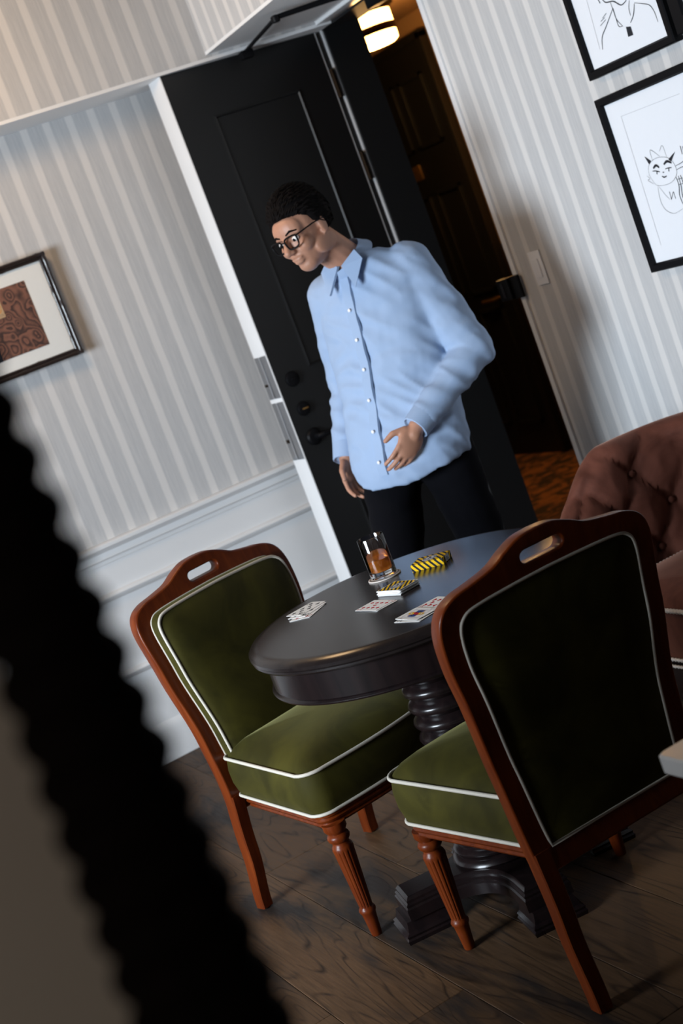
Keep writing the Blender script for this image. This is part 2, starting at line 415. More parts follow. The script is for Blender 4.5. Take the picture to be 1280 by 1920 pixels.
tag(o, 'round white ceiling light fitting above the left of the room', 'light')

flm = empty('added_fill_lamp', (-.75, -.25, 0), 0, 'added fill lamp, an unseen glowing globe on a slim black pole behind the camera', 'lamp')  # unseen lamp, added only to brighten the near partition
MB().lathe([(.14, 0), (.14, .015), (.02, .03)], 24).build('base', M['black'], flm)
MB().lathe([(.010, .02), (.010, 1.40)], 10).build('pole', M['black'], flm)
gb = MB(); ell(gb, (0, 0, 1.49), (.10, .10, .10)); gb.build('globe', M['globe'], flm, 180)

# ------------------------------------------------------------------ entrance door, open against the back wall
dr = struct(empty('door_1', (2.196, 5.303, 0), R(6.6)))
bm = bmesh.new(); xs = [0, .150, .566, .716]; zs = [.008, .24, .84, 1.215, 2.232, 2.418]; T = .098
g = [[bm.verts.new((x, 0, z)) for x in xs] for z in zs]; pan = []
for i in range(5):
    for j in range(3):
        f = bm.faces.new((g[i][j], g[i][j + 1], g[i + 1][j + 1], g[i + 1][j]))
        if j == 1 and i in (1, 3): pan.append(f)
bm.normal_update()
r1 = bmesh.ops.inset_individual(bm, faces=pan, thickness=.016, depth=.006)
r2 = bmesh.ops.inset_individual(bm, faces=pan, thickness=.016, depth=-.018)
bmesh.ops.recalc_face_normals(bm, faces=bm.faces)
me = D.meshes.new('door_panel'); bm.to_mesh(me); bm.free()
link('door_face', me, M['black_door'], dr, 30)
MB().box((.0015, .0005, .008), (.716, T - .001, 2.418)).build('door_core', M['black_door'], dr, 0)
MB().box((-.004, .0, .008), (.002, T, 2.42), .0015).build('door_edge', M['white_paint'], dr)
for za, zb in ((1.150, 1.322), (.897, 1.134)):
    o = MB().box((-.0065, .004, za), (-.0035, .050, zb), .0008).build('lock_plate', M['steel'], dr)
    MB().box((-.0085, .048, za + .002), (-.004, .056, zb - .002), .0008).build('lock_rib', M['bright_steel'], o)
    MB().box((-.0065, .060, za), (-.0035, T - .006, zb), .0008).build('lock_plate', M['steel'], dr)
    MB().box((-.0095, .064, za + (zb - za) * .30), (-.006, .086, za + (zb - za) * .36), .001).build('latch_bolt', M['bronze'], o)
def rosette(z, r, mat2):
    mb = MB(); mb.lathe([(r, 0), (r, .006), (r * .9, .012), (r * .55, .014)], 24)
    mb.v = [(x + .068, -zz, y + z) for x, y, zz in mb.v]
    o = mb.build('lock_rose', M['black'], dr)
    MB().box((.056, -.022, z - .003), (.080, -.012, z + .003), .001).build('thumb_turn', mat2, o)
rosette(1.20, .030, M['black']); rosette(1.078, .028, M['brass'])
mb = MB(); mb.lathe([(.034, 0), (.034, .006), (.028, .014), (.014, .018)], 24); mb.v = [(x + .068, -zz, y + .962) for x, y, zz in mb.v]
o = mb.build('lever_rose', M['black'], dr)
MB().tube([(.068, -.01, .962), (.068, -.05, .962), (.080, -.058, .962), (.12, -.060, .960), (.19, -.058, .954)], [.011, .011, .011, .010, .008], 10).build('lever', M['black'], o)
for z in (2.21, 1.87, 1.05, .25):
    MB().lathe([(.0095, z - .058), (.0095, z + .058)], 10, (.737, .002)).build('hinge_barrel', M['bronze'], dr)
MB().box((.7165, .002, .008), (.724, .010, 2.418)).build('hinge_edge', M['grey_paint'], dr, 0)
# closer
cl = empty('door_closer', (2.55, 5.30, 2.41), 0, 'black folding door closer arm reaching from the door top to the frame head', 'door closer')
def rel(p): return (p[0] - 2.55, p[1] - 5.30, p[2] - 2.41)
MB().box(rel((2.525, 5.262, 2.385)), rel((2.575, 5.298, 2.415)), .004).build('shoe', M['black'], cl)
MB().tube([rel((2.55, 5.275, 2.412)), rel((2.483, 4.825, 2.418))], .0075, 8).build('forearm', M['black'], cl)
mb = MB(); mb.lathe([(.014, -.012), (.016, -.006), (.016, .008), (.010, .012)], 14); mb.v = [(x - .067, y - .475, z + .006) for x, y, z in mb.v]
mb.build('knuckle', M['black'], cl)
MB().tube([rel((2.483, 4.825, 2.420)), rel((2.70, 4.785, 2.420)), rel((2.91, 4.75, 2.405))], [.009, .011, .013], 8).build('main_arm', M['black'], cl)
MB().box(rel((2.885, 4.66, 2.365)), rel((2.940, 4.90, 2.425)), .006).build('closer_body', M['black'], cl)
# keeper on the right jamb
kp = empty('latch_keeper', (XR, 4.66, 1.247), 0, 'black metal latch keeper box fixed to the white door jamb', 'latch')
MB().box((-.022, -.052, -.042), (-.010, .078, .042), .002).build('plate', M['black'], kp)
MB().box((-.036, .000, -.040), (-.020, .076, .040), .004).build('keeper_box', M['black'], kp)
MB().box((-.040, .030, -.028), (-.034, .048, .028), .002).build('slot_bar', M['stripe_black'], kp)

# ------------------------------------------------------------------ hall beyond the door
XO = 4.8
struct(MB().box((XH - .17, 4.0, -.06), (XO, 9.6, -.002)).build('floor_hall', M['carpet'], smooth=0))
struct(MB().box((XO, 4.0, 1.285), (XO + .1, 9.6, 2.72)).build('wall_hall_far', M['hall_paper'], smooth=0))
struct(MB().box((XO - .02, 4.0, 0), (XO + .1, 9.6, 1.285)).build('trim_11', M['hall_wood'], smooth=0))
struct(MB().box((XO - .04, 4.0, 1.265), (XO, 7.55, 1.30), .005).build('trim_12', M['hall_wood']))
struct(MB().box((XH, 4.0, 2.72), (XO + .1, 9.6, 2.8)).build('ceiling_hall', M['hall_paper'], smooth=0))
struct(MB().box((XH - .02, 9.6, 0), (XO + .1, 9.7, 2.8)).build('wall_hall_end', M['hall_wood'], smooth=0))
struct(MB().box((XH - .02, 3.9, 0), (XO + .1, 4.0, 2.8)).build('wall_hall_near', M['hall_wood'], smooth=0))
struct(MB().box((XH - .1, YB + .12, 0), (XH, 9.6, 2.8)).build('wall_hall_side', M['hall_wood'], smooth=0))
d2 = struct(empty('door_2', (XO - .03, 8.05, 0)))
MB().box((-.02, -.405, 0), (.0, .405, 2.56)).build('door_leaf', M['black_door'], d2, 0)
for ya in (-.33, .04):
    for za, zb in ((.2, .95), (1.05, 1.72), (1.98, 2.40)):
        o = MB()
        for a, b in (((ya, za), (ya + .29, za + .025)), ((ya, zb - .025), (ya + .29, zb)), ((ya, za), (ya + .025, zb)), ((ya + .265, za), (ya + .29, zb))):
            o.box((-.038, a[0], a[1]), (-.019, b[0], b[1]), .004)
        o.build('panel_moulding', M['black_door'], d2)
MB().box((-.035, -.46, 0), (.02, -.405, 2.60), .004).box((-.035, .405, 0), (.02, .46, 2.60), .004).box((-.035, -.46, 2.56), (.02, .46, 2.61), .004).build('door_frame', M['black_door'], d2)
MB().box((-.027, .05, 1.815), (-.018, .25, 1.905), .002).build('number_plate', M['brass'], d2)
MB().tube([(-.02, -.33, 1.0), (-.08, -.33, 1.0), (-.085, -.22, 1.0)], .01, 8).build('door_handle', M['brass'], d2)
lp = empty('flush_lamp', (4.0, 6.82, 2.72), 0, 'glowing amber drum lamp with bronze bands on the hall ceiling', 'lamp')
MB().lathe([(.165, 0), (.165, -.018), (.150, -.024), (.150, -.058), (.132, -.064), (.132, -.080)], 40).build('canopy', M['bronze'], lp)
MB().lathe([(.122, -.080), (.122, -.150)], 40).build('upper_shade', M['lamp'], lp)
MB().lathe([(.128, -.148), (.132, -.154), (.132, -.180), (.128, -.186)], 40).build('band', M['bronze'], lp)
MB().lathe([(.122, -.186), (.120, -.225), (.10, -.238), (.03, -.243)], 40).build('lower_shade', M['lamp'], lp)
lh = D.lights.new('hall_lamp_glow', 'POINT'); lh.energy = 30; lh.color = (1, .55, .2); lh.shadow_soft_size = .1
o = D.objects.new('hall_lamp_glow', lh); COL.objects.link(o); o.location = (4.0, 6.82, 2.38)

# ------------------------------------------------------------------ switch
sw = empty('light_switch', (XR, 4.483, 1.29), 0, 'white rocker light switch on the striped wall beside the door', 'switch')
MB().box((-.006, -.036, -.061), (0, .036, .061), .002).build('cover_plate', M['white_plastic'], sw)
MB().box((-.010, -.016, -.034), (-.005, .016, .034), .002).build('rocker', M['white_plastic'], sw)

# ------------------------------------------------------------------ pictures on the right wall
def ribbon(mb, pts, w_, X, k=5):
    P = catmull([(0, a, b) for a, b in pts], k) if len(pts) > 2 else [Vector((0, a, b)) for a, b in pts]
    v = []
    for i, p in enumerate(P):
        t = (P[min(i + 1, len(P) - 1)] - P[max(i - 1, 0)]).normalized(); n_ = Vector((0, -t.z, t.y)) * w_ / 2
        if 0 < i < len(P) - 1: n_ *= .7 + .6 * math.sin(math.pi * i / (len(P) - 1))
        v += [(X, p.y + n_.y, p.z + n_.z), (X, p.y - n_.y, p.z - n_.z)]
    mb.add(v, [(2 * i, 2 * i + 1, 2 * i + 3, 2 * i + 2) for i in range(len(P) - 1)])
def picture(name, y0, y1, z0, z1, label, fw=.026):
    c = (y0 + y1) / 2, (z0 + z1) / 2
    e = empty(name, (XR, c[0], c[1]), 0, label, 'picture')
    a, b = (y1 - y0) / 2, (z1 - z0) / 2; pr = [(0, 0), (-.032, 0), (-.036, .004), (-.036, fw - .005), (-.030, fw), (-.012, fw), (0, fw)]
    for nm, pts in (('frame_rail', [(a, b), (-a, b)]), ('frame_rail', [(-a, -b), (a, -b)]), ('frame_rail', [(-a, b), (-a, -b)]), ('frame_rail', [(a, -b), (a, b)])):
        rings = []
        for (y, z) in pts:
            rings.append([(d, y - math.copysign(h, y), z - math.copysign(h, z)) for d, h in pr])
        MB().loft(rings).build(nm, M['black'], e, 25)
    MB().box((-.022, -a + fw - .003, -b + fw - .003), (-.018, a - fw + .003, b - fw + .003)).build('paper', M['art_paper'], e, 0)
    MB().box((-.010, -a + .004, -b + .004), (0, a - .004, b - .004)).build('backing', M['black'], e, 0)
    return e, c
DRAW_UP = {'shL': [(3.636, 1.965), (3.693, 1.926), (3.725, 1.904), (3.741, 1.871)], 'lapL': [(3.639, 1.983), (3.638, 1.952), (3.636, 1.930), (3.620, 1.906)], 'lapL2': [(3.636, 1.965), (3.638, 1.926), (3.636, 1.910), (3.620, 1.906)], 'lapR': [(3.541, 1.948), (3.555, 1.926), (3.568, 1.914), (3.582, 1.905)], 'shR': [(3.539, 1.950), (3.508, 1.938), (3.481, 1.925), (3.470, 1.902), (3.469, 1.873)], 'jaw': [(3.669, 2.001), (3.658, 1.989), (3.625, 1.982), (3.597, 1.962), (3.569, 1.967)], 'neck': [(3.557, 1.963), (3.569, 1.944), (3.572, 1.923)], 'tie': [(3.607, 1.900), (3.587, 1.895), (3.588, 1.870), (3.611, 1.871)], 'mat': [(3.739, 2.023), (3.753, 1.875)], 'sg1': [(3.707, 1.947), (3.685, 1.952)], 'sg2': [(3.696, 1.953), (3.672, 1.961)], 'sg3': [(3.716, 1.936), (3.684, 1.945)]}
DRAW_LO = {'matT': [(3.758, 1.667), (3.475, 1.664)], 'matL': [(3.758, 1.667), (3.772, 1.259)], 'head': [(3.719, 1.473), (3.708, 1.500), (3.668, 1.514), (3.622, 1.508), (3.597, 1.489), (3.593, 1.457), (3.618, 1.436), (3.655, 1.430), (3.701, 1.438), (3.719, 1.473)], 'earL': [(3.683, 1.513), (3.678, 1.543), (3.646, 1.516)], 'earR': [(3.639, 1.530), (3.619, 1.543), (3.616, 1.507)], 'tuL': [(3.713, 1.531), (3.690, 1.511), (3.704, 1.504)], 'tuR': [(3.573, 1.514), (3.612, 1.499), (3.603, 1.490)], 'brL': [(3.691, 1.488), (3.675, 1.494), (3.664, 1.485)], 'brR': [(3.639, 1.489), (3.621, 1.495), (3.604, 1.486)], 'eyL': [(3.698, 1.481), (3.682, 1.478), (3.667, 1.472)], 'eyR': [(3.639, 1.475), (3.625, 1.475), (3.610, 1.473)], 'irL': [(3.679, 1.477), (3.683, 1.468)], 'irR': [(3.623, 1.474), (3.627, 1.465)], 'nose': [(3.656, 1.470), (3.647, 1.468), (3.654, 1.465)], 'mouth': [(3.664, 1.458), (3.656, 1.453), (3.643, 1.454)], 'body': [(3.695, 1.434), (3.703, 1.413), (3.706, 1.381), (3.694, 1.356), (3.663, 1.341), (3.621, 1.347)], 'ch1': [(3.654, 1.408), (3.656, 1.384)], 'ch2': [(3.657, 1.383), (3.637, 1.404)], 'ch3': [(3.636, 1.403), (3.637, 1.382)], 'ch4': [(3.692, 1.429), (3.677, 1.403), (3.663, 1.385)], 'cheek': [(3.730, 1.473), (3.721, 1.462), (3.732, 1.459), (3.712, 1.444)], 't1': [(3.590, 1.474), (3.562, 1.477), (3.545, 1.482)], 't2': [(3.592, 1.462), (3.565, 1.465), (3.542, 1.464)], 't3': [(3.604, 1.442), (3.604, 1.415), (3.615, 1.386), (3.610, 1.353)], 't4': [(3.593, 1.444), (3.595, 1.413), (3.603, 1.383), (3.599, 1.351)], 't5': [(3.583, 1.444), (3.582, 1.411), (3.589, 1.376)], 't6': [(3.601, 1.435), (3.577, 1.434)], 't7': [(3.604, 1.419), (3.577, 1.418)]}
e, c = picture('framed_drawing', 3.413, 3.836, 1.800, 2.37, 'black framed ink sketch of a figure in an open collar with a dark tie')
def draw(e, c, data, bold, grey, fills):
    k = MB(); g = MB(); X = -.0235
    for nm, pts in data.items():
        p = [(a - c[0], b - c[1]) for a, b in pts]
        if nm in fills: k.add([(X, a, b) for a, b in p], [tuple(range(len(p)))])
        elif nm in grey: ribbon(g, p, .0012, X, 1 if len(p) == 2 else 5)
        else: ribbon(k, p, bold.get(nm, .0015), X)
    k.build('drawing', M['ink'], e, 0); g.build('pencil_line', M['grey_ink'], e, 0)
draw(e, c, DRAW_UP, {'shL': .002, 'lapR': .002, 'jaw': .0028}, ('mat',), ('tie',))
mb = MB()                                                        # the part of the sketch above the frame edge: head outline
ribbon(mb, [(.06, -.09), (.075, -.02), (.06, .07), (0, .10), (-.06, .07), (-.07, -.02), (-.045, -.10)], .003, -.0235)
mb.build('head_outline', M['ink'], e, 0)
e, c = picture('framed_drawing', 3.375, 3.848, 1.183, 1.741, 'black framed pencil sketch of a fox with heavy brows and a bushy tail')
draw(e, c, DRAW_LO, {'brL': .006, 'brR': .006, 'eyL': .0025, 'eyR': .0025, 'irL': .0035, 'irR': .0035, 'mouth': .003, 'head': .0008, 'body': .0008, 'cheek': .0008, 'earL': .0008, 'earR': .0008, 't3': .002, 't4': .002, 't5': .002}, ('matT', 'matL', 'ch4'), ('nose', 'tuL', 'tuR'))
mb = MB()
for i in range(46):
    a = rng.uniform(0, 1); y = 3.535 - .055 * math.sin(a * 3) + rng.uniform(-.022, .022) - c[0]; z = 1.525 - .11 * a + rng.uniform(-.01, .01) - c[1]
    ribbon(mb, [(y, z), (y + rng.uniform(-.012, .004), z - rng.uniform(.012, .028))], .0018, -.0236)
mb.build('tail_hatching', M['ink'], e, 0)
e, c = picture('framed_drawing', 2.93, 3.396, 1.812, 2.37, 'black picture frame at the right edge beside the collar sketch', .05)

# ------------------------------------------------------------------ bamboo framed print on the back wall
bp = empty('framed_print', (1.366, YB, 1.7765), 0, 'square print of brown marbled paper in a dark bamboo frame with wide mat', 'picture')
A = .222; B = .2005
for nm, (p, q_) in zip(('frame_rail',) * 4, (((-A, B), (A, B)), ((-A, -B), (A, -B)), ((-A, -B), (-A, B)), ((A, -B), (A, B)))):
    p, q_ = Vector((p[0], 0, p[1])), Vector((q_[0], 0, q_[1])); d = (q_ - p).normalized(); n_ = Vector((0, 0, 1)) if abs(d.x) > .5 else Vector((1, 0, 0))
    inw = -(p + q_) / 2; inw.y = 0; inw.normalize(); mb = MB()
    for off, r_ in ((0, .0085), (.013, .007)):
        L_ = (q_ - p).length; pts = []; rr = []
        for i in range(29):
            t = i / 28; pts.append(p + d * L_ * t + inw * (off + .008) + Vector((0, -.046 + off * .5, 0)))
            ph = (t * 4.3 + off * 30) % 1; rr.append(r_ * (1.22 if min(ph, 1 - ph) < .04 else .95 + .10 * abs(ph - .5)))
        mb.tube(pts, rr, 8)
    mb.build(nm, M['bamboo'], bp, 50)
MB().box((-A + .010, -.034, -B + .010), (A - .010, -.030, B - .010)).build('mat_board', M['mat'], bp, 0)
MB().box((-A + .004, -.042, -B + .004), (-A + .012, -.0005, B - .004)).box((A - .012, -.042, -B + .004), (A - .004, -.0005, B - .004)).box((-A + .004, -.042, B - .012), (A - .004, -.0005, B - .004)).box((-A + .004, -.042, -B + .004), (A - .004, -.0005, -B + .012)).box((-A + .006, -.018, -B + .006), (A - .006, -.0005, B - .006)).build('backing', M['black'], bp, 0)
pr = MB().box((-.114, -.0355, -.126), (.114, -.0342, .124)).build('print', M['marbled'], bp, 0)
MB().box((-.1145, -.0365, -.1265), (-.072, -.0356, -.02)).build('dark_band', M['stripe_black'], bp, 0)
o = MB().box((-.085, -.0375, .022), (-.0, -.0363, .085)).build('paper_label', M['tan_label'], bp, 0)
mb = MB(); ribbon(mb, [(-.02 + .014 * math.cos(a), .058 + .017 * math.sin(a)) for a in [i * .5 for i in range(13)]], .003, 0)
ribbon(mb, [(-.026, .052), (-.02, .068), (-.014, .05)], .002, 0)
mb.v = [(a, -.0379, b) for _, a, b in mb.v]; mb.build('ornate_letter', M['orange_print'], o, 0)
mb = MB()
for p, q_ in (((-.032, .034), (-.005, .034)), ((-.032, .029), (-.005, .029)), ((-.032, .034), (-.032, .029)), ((-.005, .034), (-.005, .029))): ribbon(mb, [p, q_], .0009, 0)
mb.v = [(a, -.0379, b) for _, a, b in mb.v]; mb.build('label_border', M['ink'], o, 0)

# ================================================================== round pedestal table
TX, TY, TZ = 1.431, 3.171, .79
tb = empty('round_table', (TX, TY, 0), 0, 'round dark espresso pedestal table with cards, glass and striped box on it', 'table')
MB().lathe([(.0, TZ), (.375, TZ), (.388, TZ - .001), (.392, TZ - .004), (.399, TZ - .006), (.405, TZ - .013), (.405, TZ - .020), (.400, TZ - .025), (.402, TZ - .029), (.398, TZ - .034), (.388, TZ - .037), (.30, TZ - .037), (0, TZ - .037)], 128, cap=False).build('table_top', M['ebony_top'], tb, 40)
MB().lathe([(.374, TZ - .036), (.374, TZ - .105), (.380, TZ - .108), (.382, TZ - .112), (.380, TZ - .116), (.372, TZ - .118), (.35, TZ - .118), (.35, TZ - .036)], 96, cap=False).build('apron', M['ebony'], tb, 40)
MB().lathe([(.0, TZ - .116), (.30, TZ - .116), (.30, TZ - .060), (.0, TZ - .060)], 32, cap=False).build('under_board', M['ebony'], tb, 40)
prof = [(.118, .104), (.124, .112), (.120, .122), (.108, .128)]
z = .128
for i in range(3):
    r_ = .110 - .006 * i
    prof += [(r_ - .008, z), (r_ + .002, z + .005), (r_ + .004, z + .011), (r_ - .002, z + .018), (r_ - .012, z + .022)]; z += .024
while z < .640:
    for t in range(7):
        a = math.pi * t / 6; prof.append((.079 + .017 * math.sin(a), z + .041 * t / 6.0))
    z += .0415
prof += [(.090, z), (.105, z + .008), (.12, z + .014), (.12, TZ - .114)]
MB().lathe(prof, 64).build('column', M['ebony'], tb, 50)
def xplan(Lf, wf, rc, n=10):
    pts = []
    for q_ in range(4):
        a = R(168 + 90 * q_); d = Vector((math.cos(a), math.sin(a))); s = Vector((-d.y, d.x)); a2 = R(168 + 90 * (q_ + 1)); d2 = Vector((math.cos(a2), math.sin(a2))); s2 = Vector((-d2.y, d2.x))
        p0 = d * Lf - s * wf; p1 = d * Lf + s * wf; pts += [p0, p1]
        st = d * (Lf - .07) + s * wf; en = d2 * (Lf - .07) - s2 * wf; mid = (d + d2).normalized() * rc; c_ = 2 * mid - (st + en) / 2
        for i in range(n + 1):
            t = i / n; pts.append((1 - t) ** 2 * st + 2 * t * (1 - t) * c_ + t * t * en)
    return pts
rings = []
for off, z in ((-.010, .046), (0, .050), (0, .078), (-.004, .082), (-.003, .088), (-.008, .092), (-.008, .098), (-.013, .104), (-.016, .106)):
    rings.append([(p.x, p.y, z) for p in xplan(.285 + off, .058 + off, .135 + off)])
MB().loft(rings).build('base_plinth', M['ebony'], tb, 30)
for q_ in range(4):
    a = R(168 + 90 * q_); ca, sa = math.cos(a), math.sin(a); mb = MB(); rr = []
    for off, z in ((.004, 0), (.006, .010), (.002, .014), (.004, .020), (-.004, .026), (-.008, .040), (-.010, .050)):
        x0, x1, y_ = .195, .305 + off, .062 + off
        rr.append([(x * ca - y * sa, x * sa + y * ca, z) for x, y in ((x0, -y_), (x1, -y_), (x1, y_), (x0, y_))])
    mb.loft(rr).build('foot', M['ebony'], tb, 20)

# ================================================================== chairs with olive velvet
YC = [(0, 0), (.18, .030), (.40, .055), (.52, .052), (.72, .026), (.97, -.014)]
def yc(z): return lerpf(YC, z)
OUT = [(.215, .300), (.221, .42), (.231, .55), (.248, .70), (.257, .78), (.259, .845), (.245, .885), (.213, .905), (.165, .914), (.115, .925), (.078, .943), (.040, .957), (0, .960)]
INN = [(.174, .343), (.183, .45), (.193, .55), (.211, .70), (.219, .78), (.219, .838), (.206, .864), (.176, .875), (.09, .880), (0, .882)]
def sym(half, k=5):
    h = [Vector((x, z, 0)) for x, z in half]; c_ = catmull(h, k)
    return [(p.x, p.y) for p in c_] + [(-p.x, p.y) for p in c_[-2::-1]]
def inset_pts(pts, s_, c_=(0, .61)):
    return [(c_[0] + (x - c_[0]) * s_, c_[1] + (z - c_[1]) * s_) for x, z in pts]
def seat_plan(grow=0.0):
    y0, y1, w0, w1, r_ = .078, .527, .200, .262, .045
    pts = []
    cs = [((-w1 + r_), y1 - r_, 180, 90), ((w1 - r_), y1 - r_, 90, 0), ((w0 - .02), y0 + .02, 0, -90), ((-w0 + .02), y0 + .02, -90, -180)]
    for i, (cx, cy, a0, a1) in enumerate(cs):
        rr = r_ if i < 2 else .02
        for j in range(7):
            a = R(a0 + (a1 - a0) * j / 6); pts.append(Vector((cx + rr * math.cos(a), cy + rr * math.sin(a))))
        if i == 0:
            for j in range(1, 12): t = j / 12; pts.append(Vector((-w1 + r_ + (2 * (w1 - r_)) * t, y1 + .022 * math.sin(math.pi * t))))
        else:
            nx = cs[(i + 1) % 4]; a = R(nx[2]); rn = r_ if (i + 1) % 4 < 2 else .02
            e_ = Vector((nx[0] + rn * math.cos(a), nx[1] + rn * math.sin(a))); b_ = pts[-1].copy()
            for j in range(1, 8): pts.append(b_.lerp(e_, j / 8))
    if grow:
        c_ = Vector((0, .31)); n = len(pts); out = []
        for i, p in enumerate(pts):
            t = (pts[(i + 1) % n] - pts[i - 1]).normalized(); nn = Vector((-t.y, t.x))
            if nn.dot(p - c_) < 0: nn = -nn
            out.append(p + nn * grow)
        pts = out
    return pts
def make_chair(label, loc, rz, group):
    c_ = empty('velvet_chair', (*loc, 0), rz, label, 'chair', group)
    slot = []
    for s_ in (1, -1):
        for i in range(9):
            a = R(-90 + 180 * i / 8) if s_ > 0 else R(90 + 180 * i / 8); slot.append((s_ * .038 + .0178 * math.cos(a), .9185 + .0178 * math.sin(a)))
    inn = sym(INN)
    me = curve_fill([sym(OUT), inn, slot], .0145, .0045)
    for v in me.vertices: x, z, d = v.co; v.co = (x, yc(z) - .004 + d, z)
    me.update(); link('back_frame', me, M['mahogany'], c_, 40)
    # upholstered rear panel, front cushion and their piping
    pl = inset_pts(inn, 1.0)
    ringf = lambda s_, off: [(x, yc(z) + off, z) for x, z in inset_pts(inn, s_)]
    MB().loft([ringf(1.005, .006), ringf(1.003, -.018), ringf(.97, -.024), ringf(.6, -.028), ringf(.2, -.029)]).build('back_panel', M['green_velvet'], c_, 60)
    MB().loft([ringf(1.015, .004), ringf(1.02, .025), ringf(1.01, .046), ringf(.975, .054), ringf(.9, .062), ringf(.7, .071), ringf(.4, .076), ringf(.12, .077)]).build('back_cushion', M['green_velvet'], c_, 60)
    for s_, off, r_ in ((.992, -.0235, .0036), (1.012, .0155, .0036), (1.005, .050, .0044)):
        MB().tube(ringf(s_, off), r_, 8, closed=True).build('piping', M['piping'], c_, 60)
    # seat
    base = seat_plan(); rg = lambda g, z: [(p.x, p.y, z) for p in seat_plan(g)]
    def dome(s_, z): return [(p.x * s_, .31 + (p.y - .31) * s_, z) for p in base]
    MB().loft([rg(-.006, .342), rg(.002, .350), rg(.010, .385), rg(.010, .42), rg(.003, .452), dome(.985, .460), dome(.93, .473), dome(.8, .489), dome(.6, .500), dome(.35, .506), dome(.1, .508)]).build('seat_cushion', M['green_velvet'], c_, 60)
    MB().tube(rg(.004, .346), .0044, 8, closed=True).build('piping', M['piping'], c_, 60)
    MB().tube(rg(.006, .456), .0047, 8, closed=True).build('piping', M['piping'], c_, 60)
    MB().loft([rg(-.020, .304), rg(-.012, .305), rg(-.009, .310), rg(-.013, .315), rg(-.007, .319), rg(-.004, .325), rg(-.008, .330), rg(-.002, .334), rg(-.001, .341), rg(-.01, .344)]).build('seat_rail', M['mahogany'], c_, 30)
    for s_ in (-1, 1):
        x, y = s_ * .228, .502
        prof = [(.012, 0), (.0135, .003), (.0165, .045), (.0185, .062), (.021, .066), (.022, .071), (.020, .076), (.017, .080), (.0175, .086), (.0265, .235), (.0275, .242), (.0255, .250), (.022, .254), (.0215, .260), (.027, .266), (.0295, .273), (.027, .280), (.022, .284), (.026, .290), (.030, .296), (.030, .312)]
        def fl_(r_, z, a): return r_ * (1 - .085 * max(0, math.cos(14 * a)) ** 2) if .084 < z < .238 else r_
        dense = []
        for (a, b), (c2, d2_) in zip(prof, prof[1:]):
            dense.append((a, b))
            if b == .086: dense += [(a + .0001, b + .001)]
        dense.append(prof[-1])
        lg = MB().lathe(dense, 84, (x, y), rad=fl_).build('front_leg', M['mahogany'], c_, 40)
        MB().lathe([(.011, -.0005), (.012, .002), (.012, .004)], 12, (x, y)).build('leg_pad', M['rubber'], lg)
        rings = []
        for i in range(13):
            z = .004 + (.345 - .004) * i / 12; h = .0185 + .003 * i / 12; cx = s_ * (.209 - .010 * i / 12); cy = yc(z) - .004; b_ = .003
            sq = [(-h + b_, -h), (h - b_, -h), (h, -h + b_), (h, h - b_), (h - b_, h), (-h + b_, h), (-h, h - b_), (-h, -h + b_)]
            rings.append([(cx + a * .92, cy + b, z) for a, b in sq])
        lg = MB().loft(rings).build('rear_leg', M['mahogany'], c_, 30)
        MB().lathe([(.012, -.0005), (.013, .005)], 12, (s_ * .209, yc(0) - .004)).build('leg_pad', M['rubber'], lg)
    return c_
make_chair('olive velvet chair facing the camera on the far side of the round table', (1.194, 3.861), R(194.3), 'velvet chairs at the round table')
make_chair('olive velvet chair with its back turned, in front of the round table', (1.420, 2.508), 0, 'velvet chairs at the round table')

# ================================================================== tufted settee
sf = empty('tufted_settee', (2.55, 3.0, 0), 0, 'dusty rose velvet tufted settee with a rolled arm against the striped wall', 'sofa')
path = [Vector((2.20, 3.70)), Vector((2.30, 3.70)), Vector((2.45, 3.70)), Vector((2.58, 3.695)), Vector((2.67, 3.66)), Vector((2.715, 3.58)), Vector((2.73, 3.45)), Vector((2.735, 3.2)), Vector((2.735, 2.8)), Vector((2.735, 2.4)), Vector((2.73, 2.25)), Vector((2.715, 2.12)), Vector((2.67, 2.04)), Vector((2.58, 2.005)), Vector((2.45, 2.0)), Vector((2.2, 2.0))]
pp_ = [Vector((p.x, p.y)) for p in catmull([(p.x, p.y, 0) for p in path], 12)]
acc = [0]
for a, b in zip(pp_, pp_[1:]): acc.append(acc[-1] + (b - a).length)
tot = acc[-1]; NS = 360; plan = []
for i in range(NS + 1):
    s_ = tot * i / NS; j = max(k for k in range(len(acc)) if acc[k] <= s_ + 1e-9); j = min(j, len(pp_) - 2)
    t = (s_ - acc[j]) / (acc[j + 1] - acc[j] + 1e-12); p = pp_[j].lerp(pp_[j + 1], t); d = (pp_[j + 1] - pp_[j]).normalized()
    plan.append((s_, p, Vector((d.y, -d.x)) * -1))          # outward normal (away from the seat)
ZS = .405
def crest(s_):
    e_ = min(s_, tot - s_); return .56 + .205 * (lambda t: t * t * (3 - 2 * t))(min(1, max(0, e_ / .30)))
BW, BH = .165, .105
buttons = []; v = []; NT = 64
def prof_pt(t, zc):
    # t 0..1 : inner face up, roll over the crest, outer face down. returns (outward offset, z)
    rr = .062; h = zc - rr - ZS
    L1, L2, L3 = h, math.pi * rr, zc - rr - .10; s_ = t * (L1 + L2 + L3)
    if s_ < L1: q_ = s_ / max(L1, 1e-6); return .012 + .038 * q_ * q_, ZS - .04 + (h + .04) * q_, s_
    if s_ < L1 + L2: a = (s_ - L1) / rr; return .050 + rr - rr * math.cos(a), zc - rr + rr * math.sin(a), s_
    q_ = (s_ - L1 - L2) / L3; return .050 + 2 * rr - .03 * q_, zc - rr - q_ * L3, s_
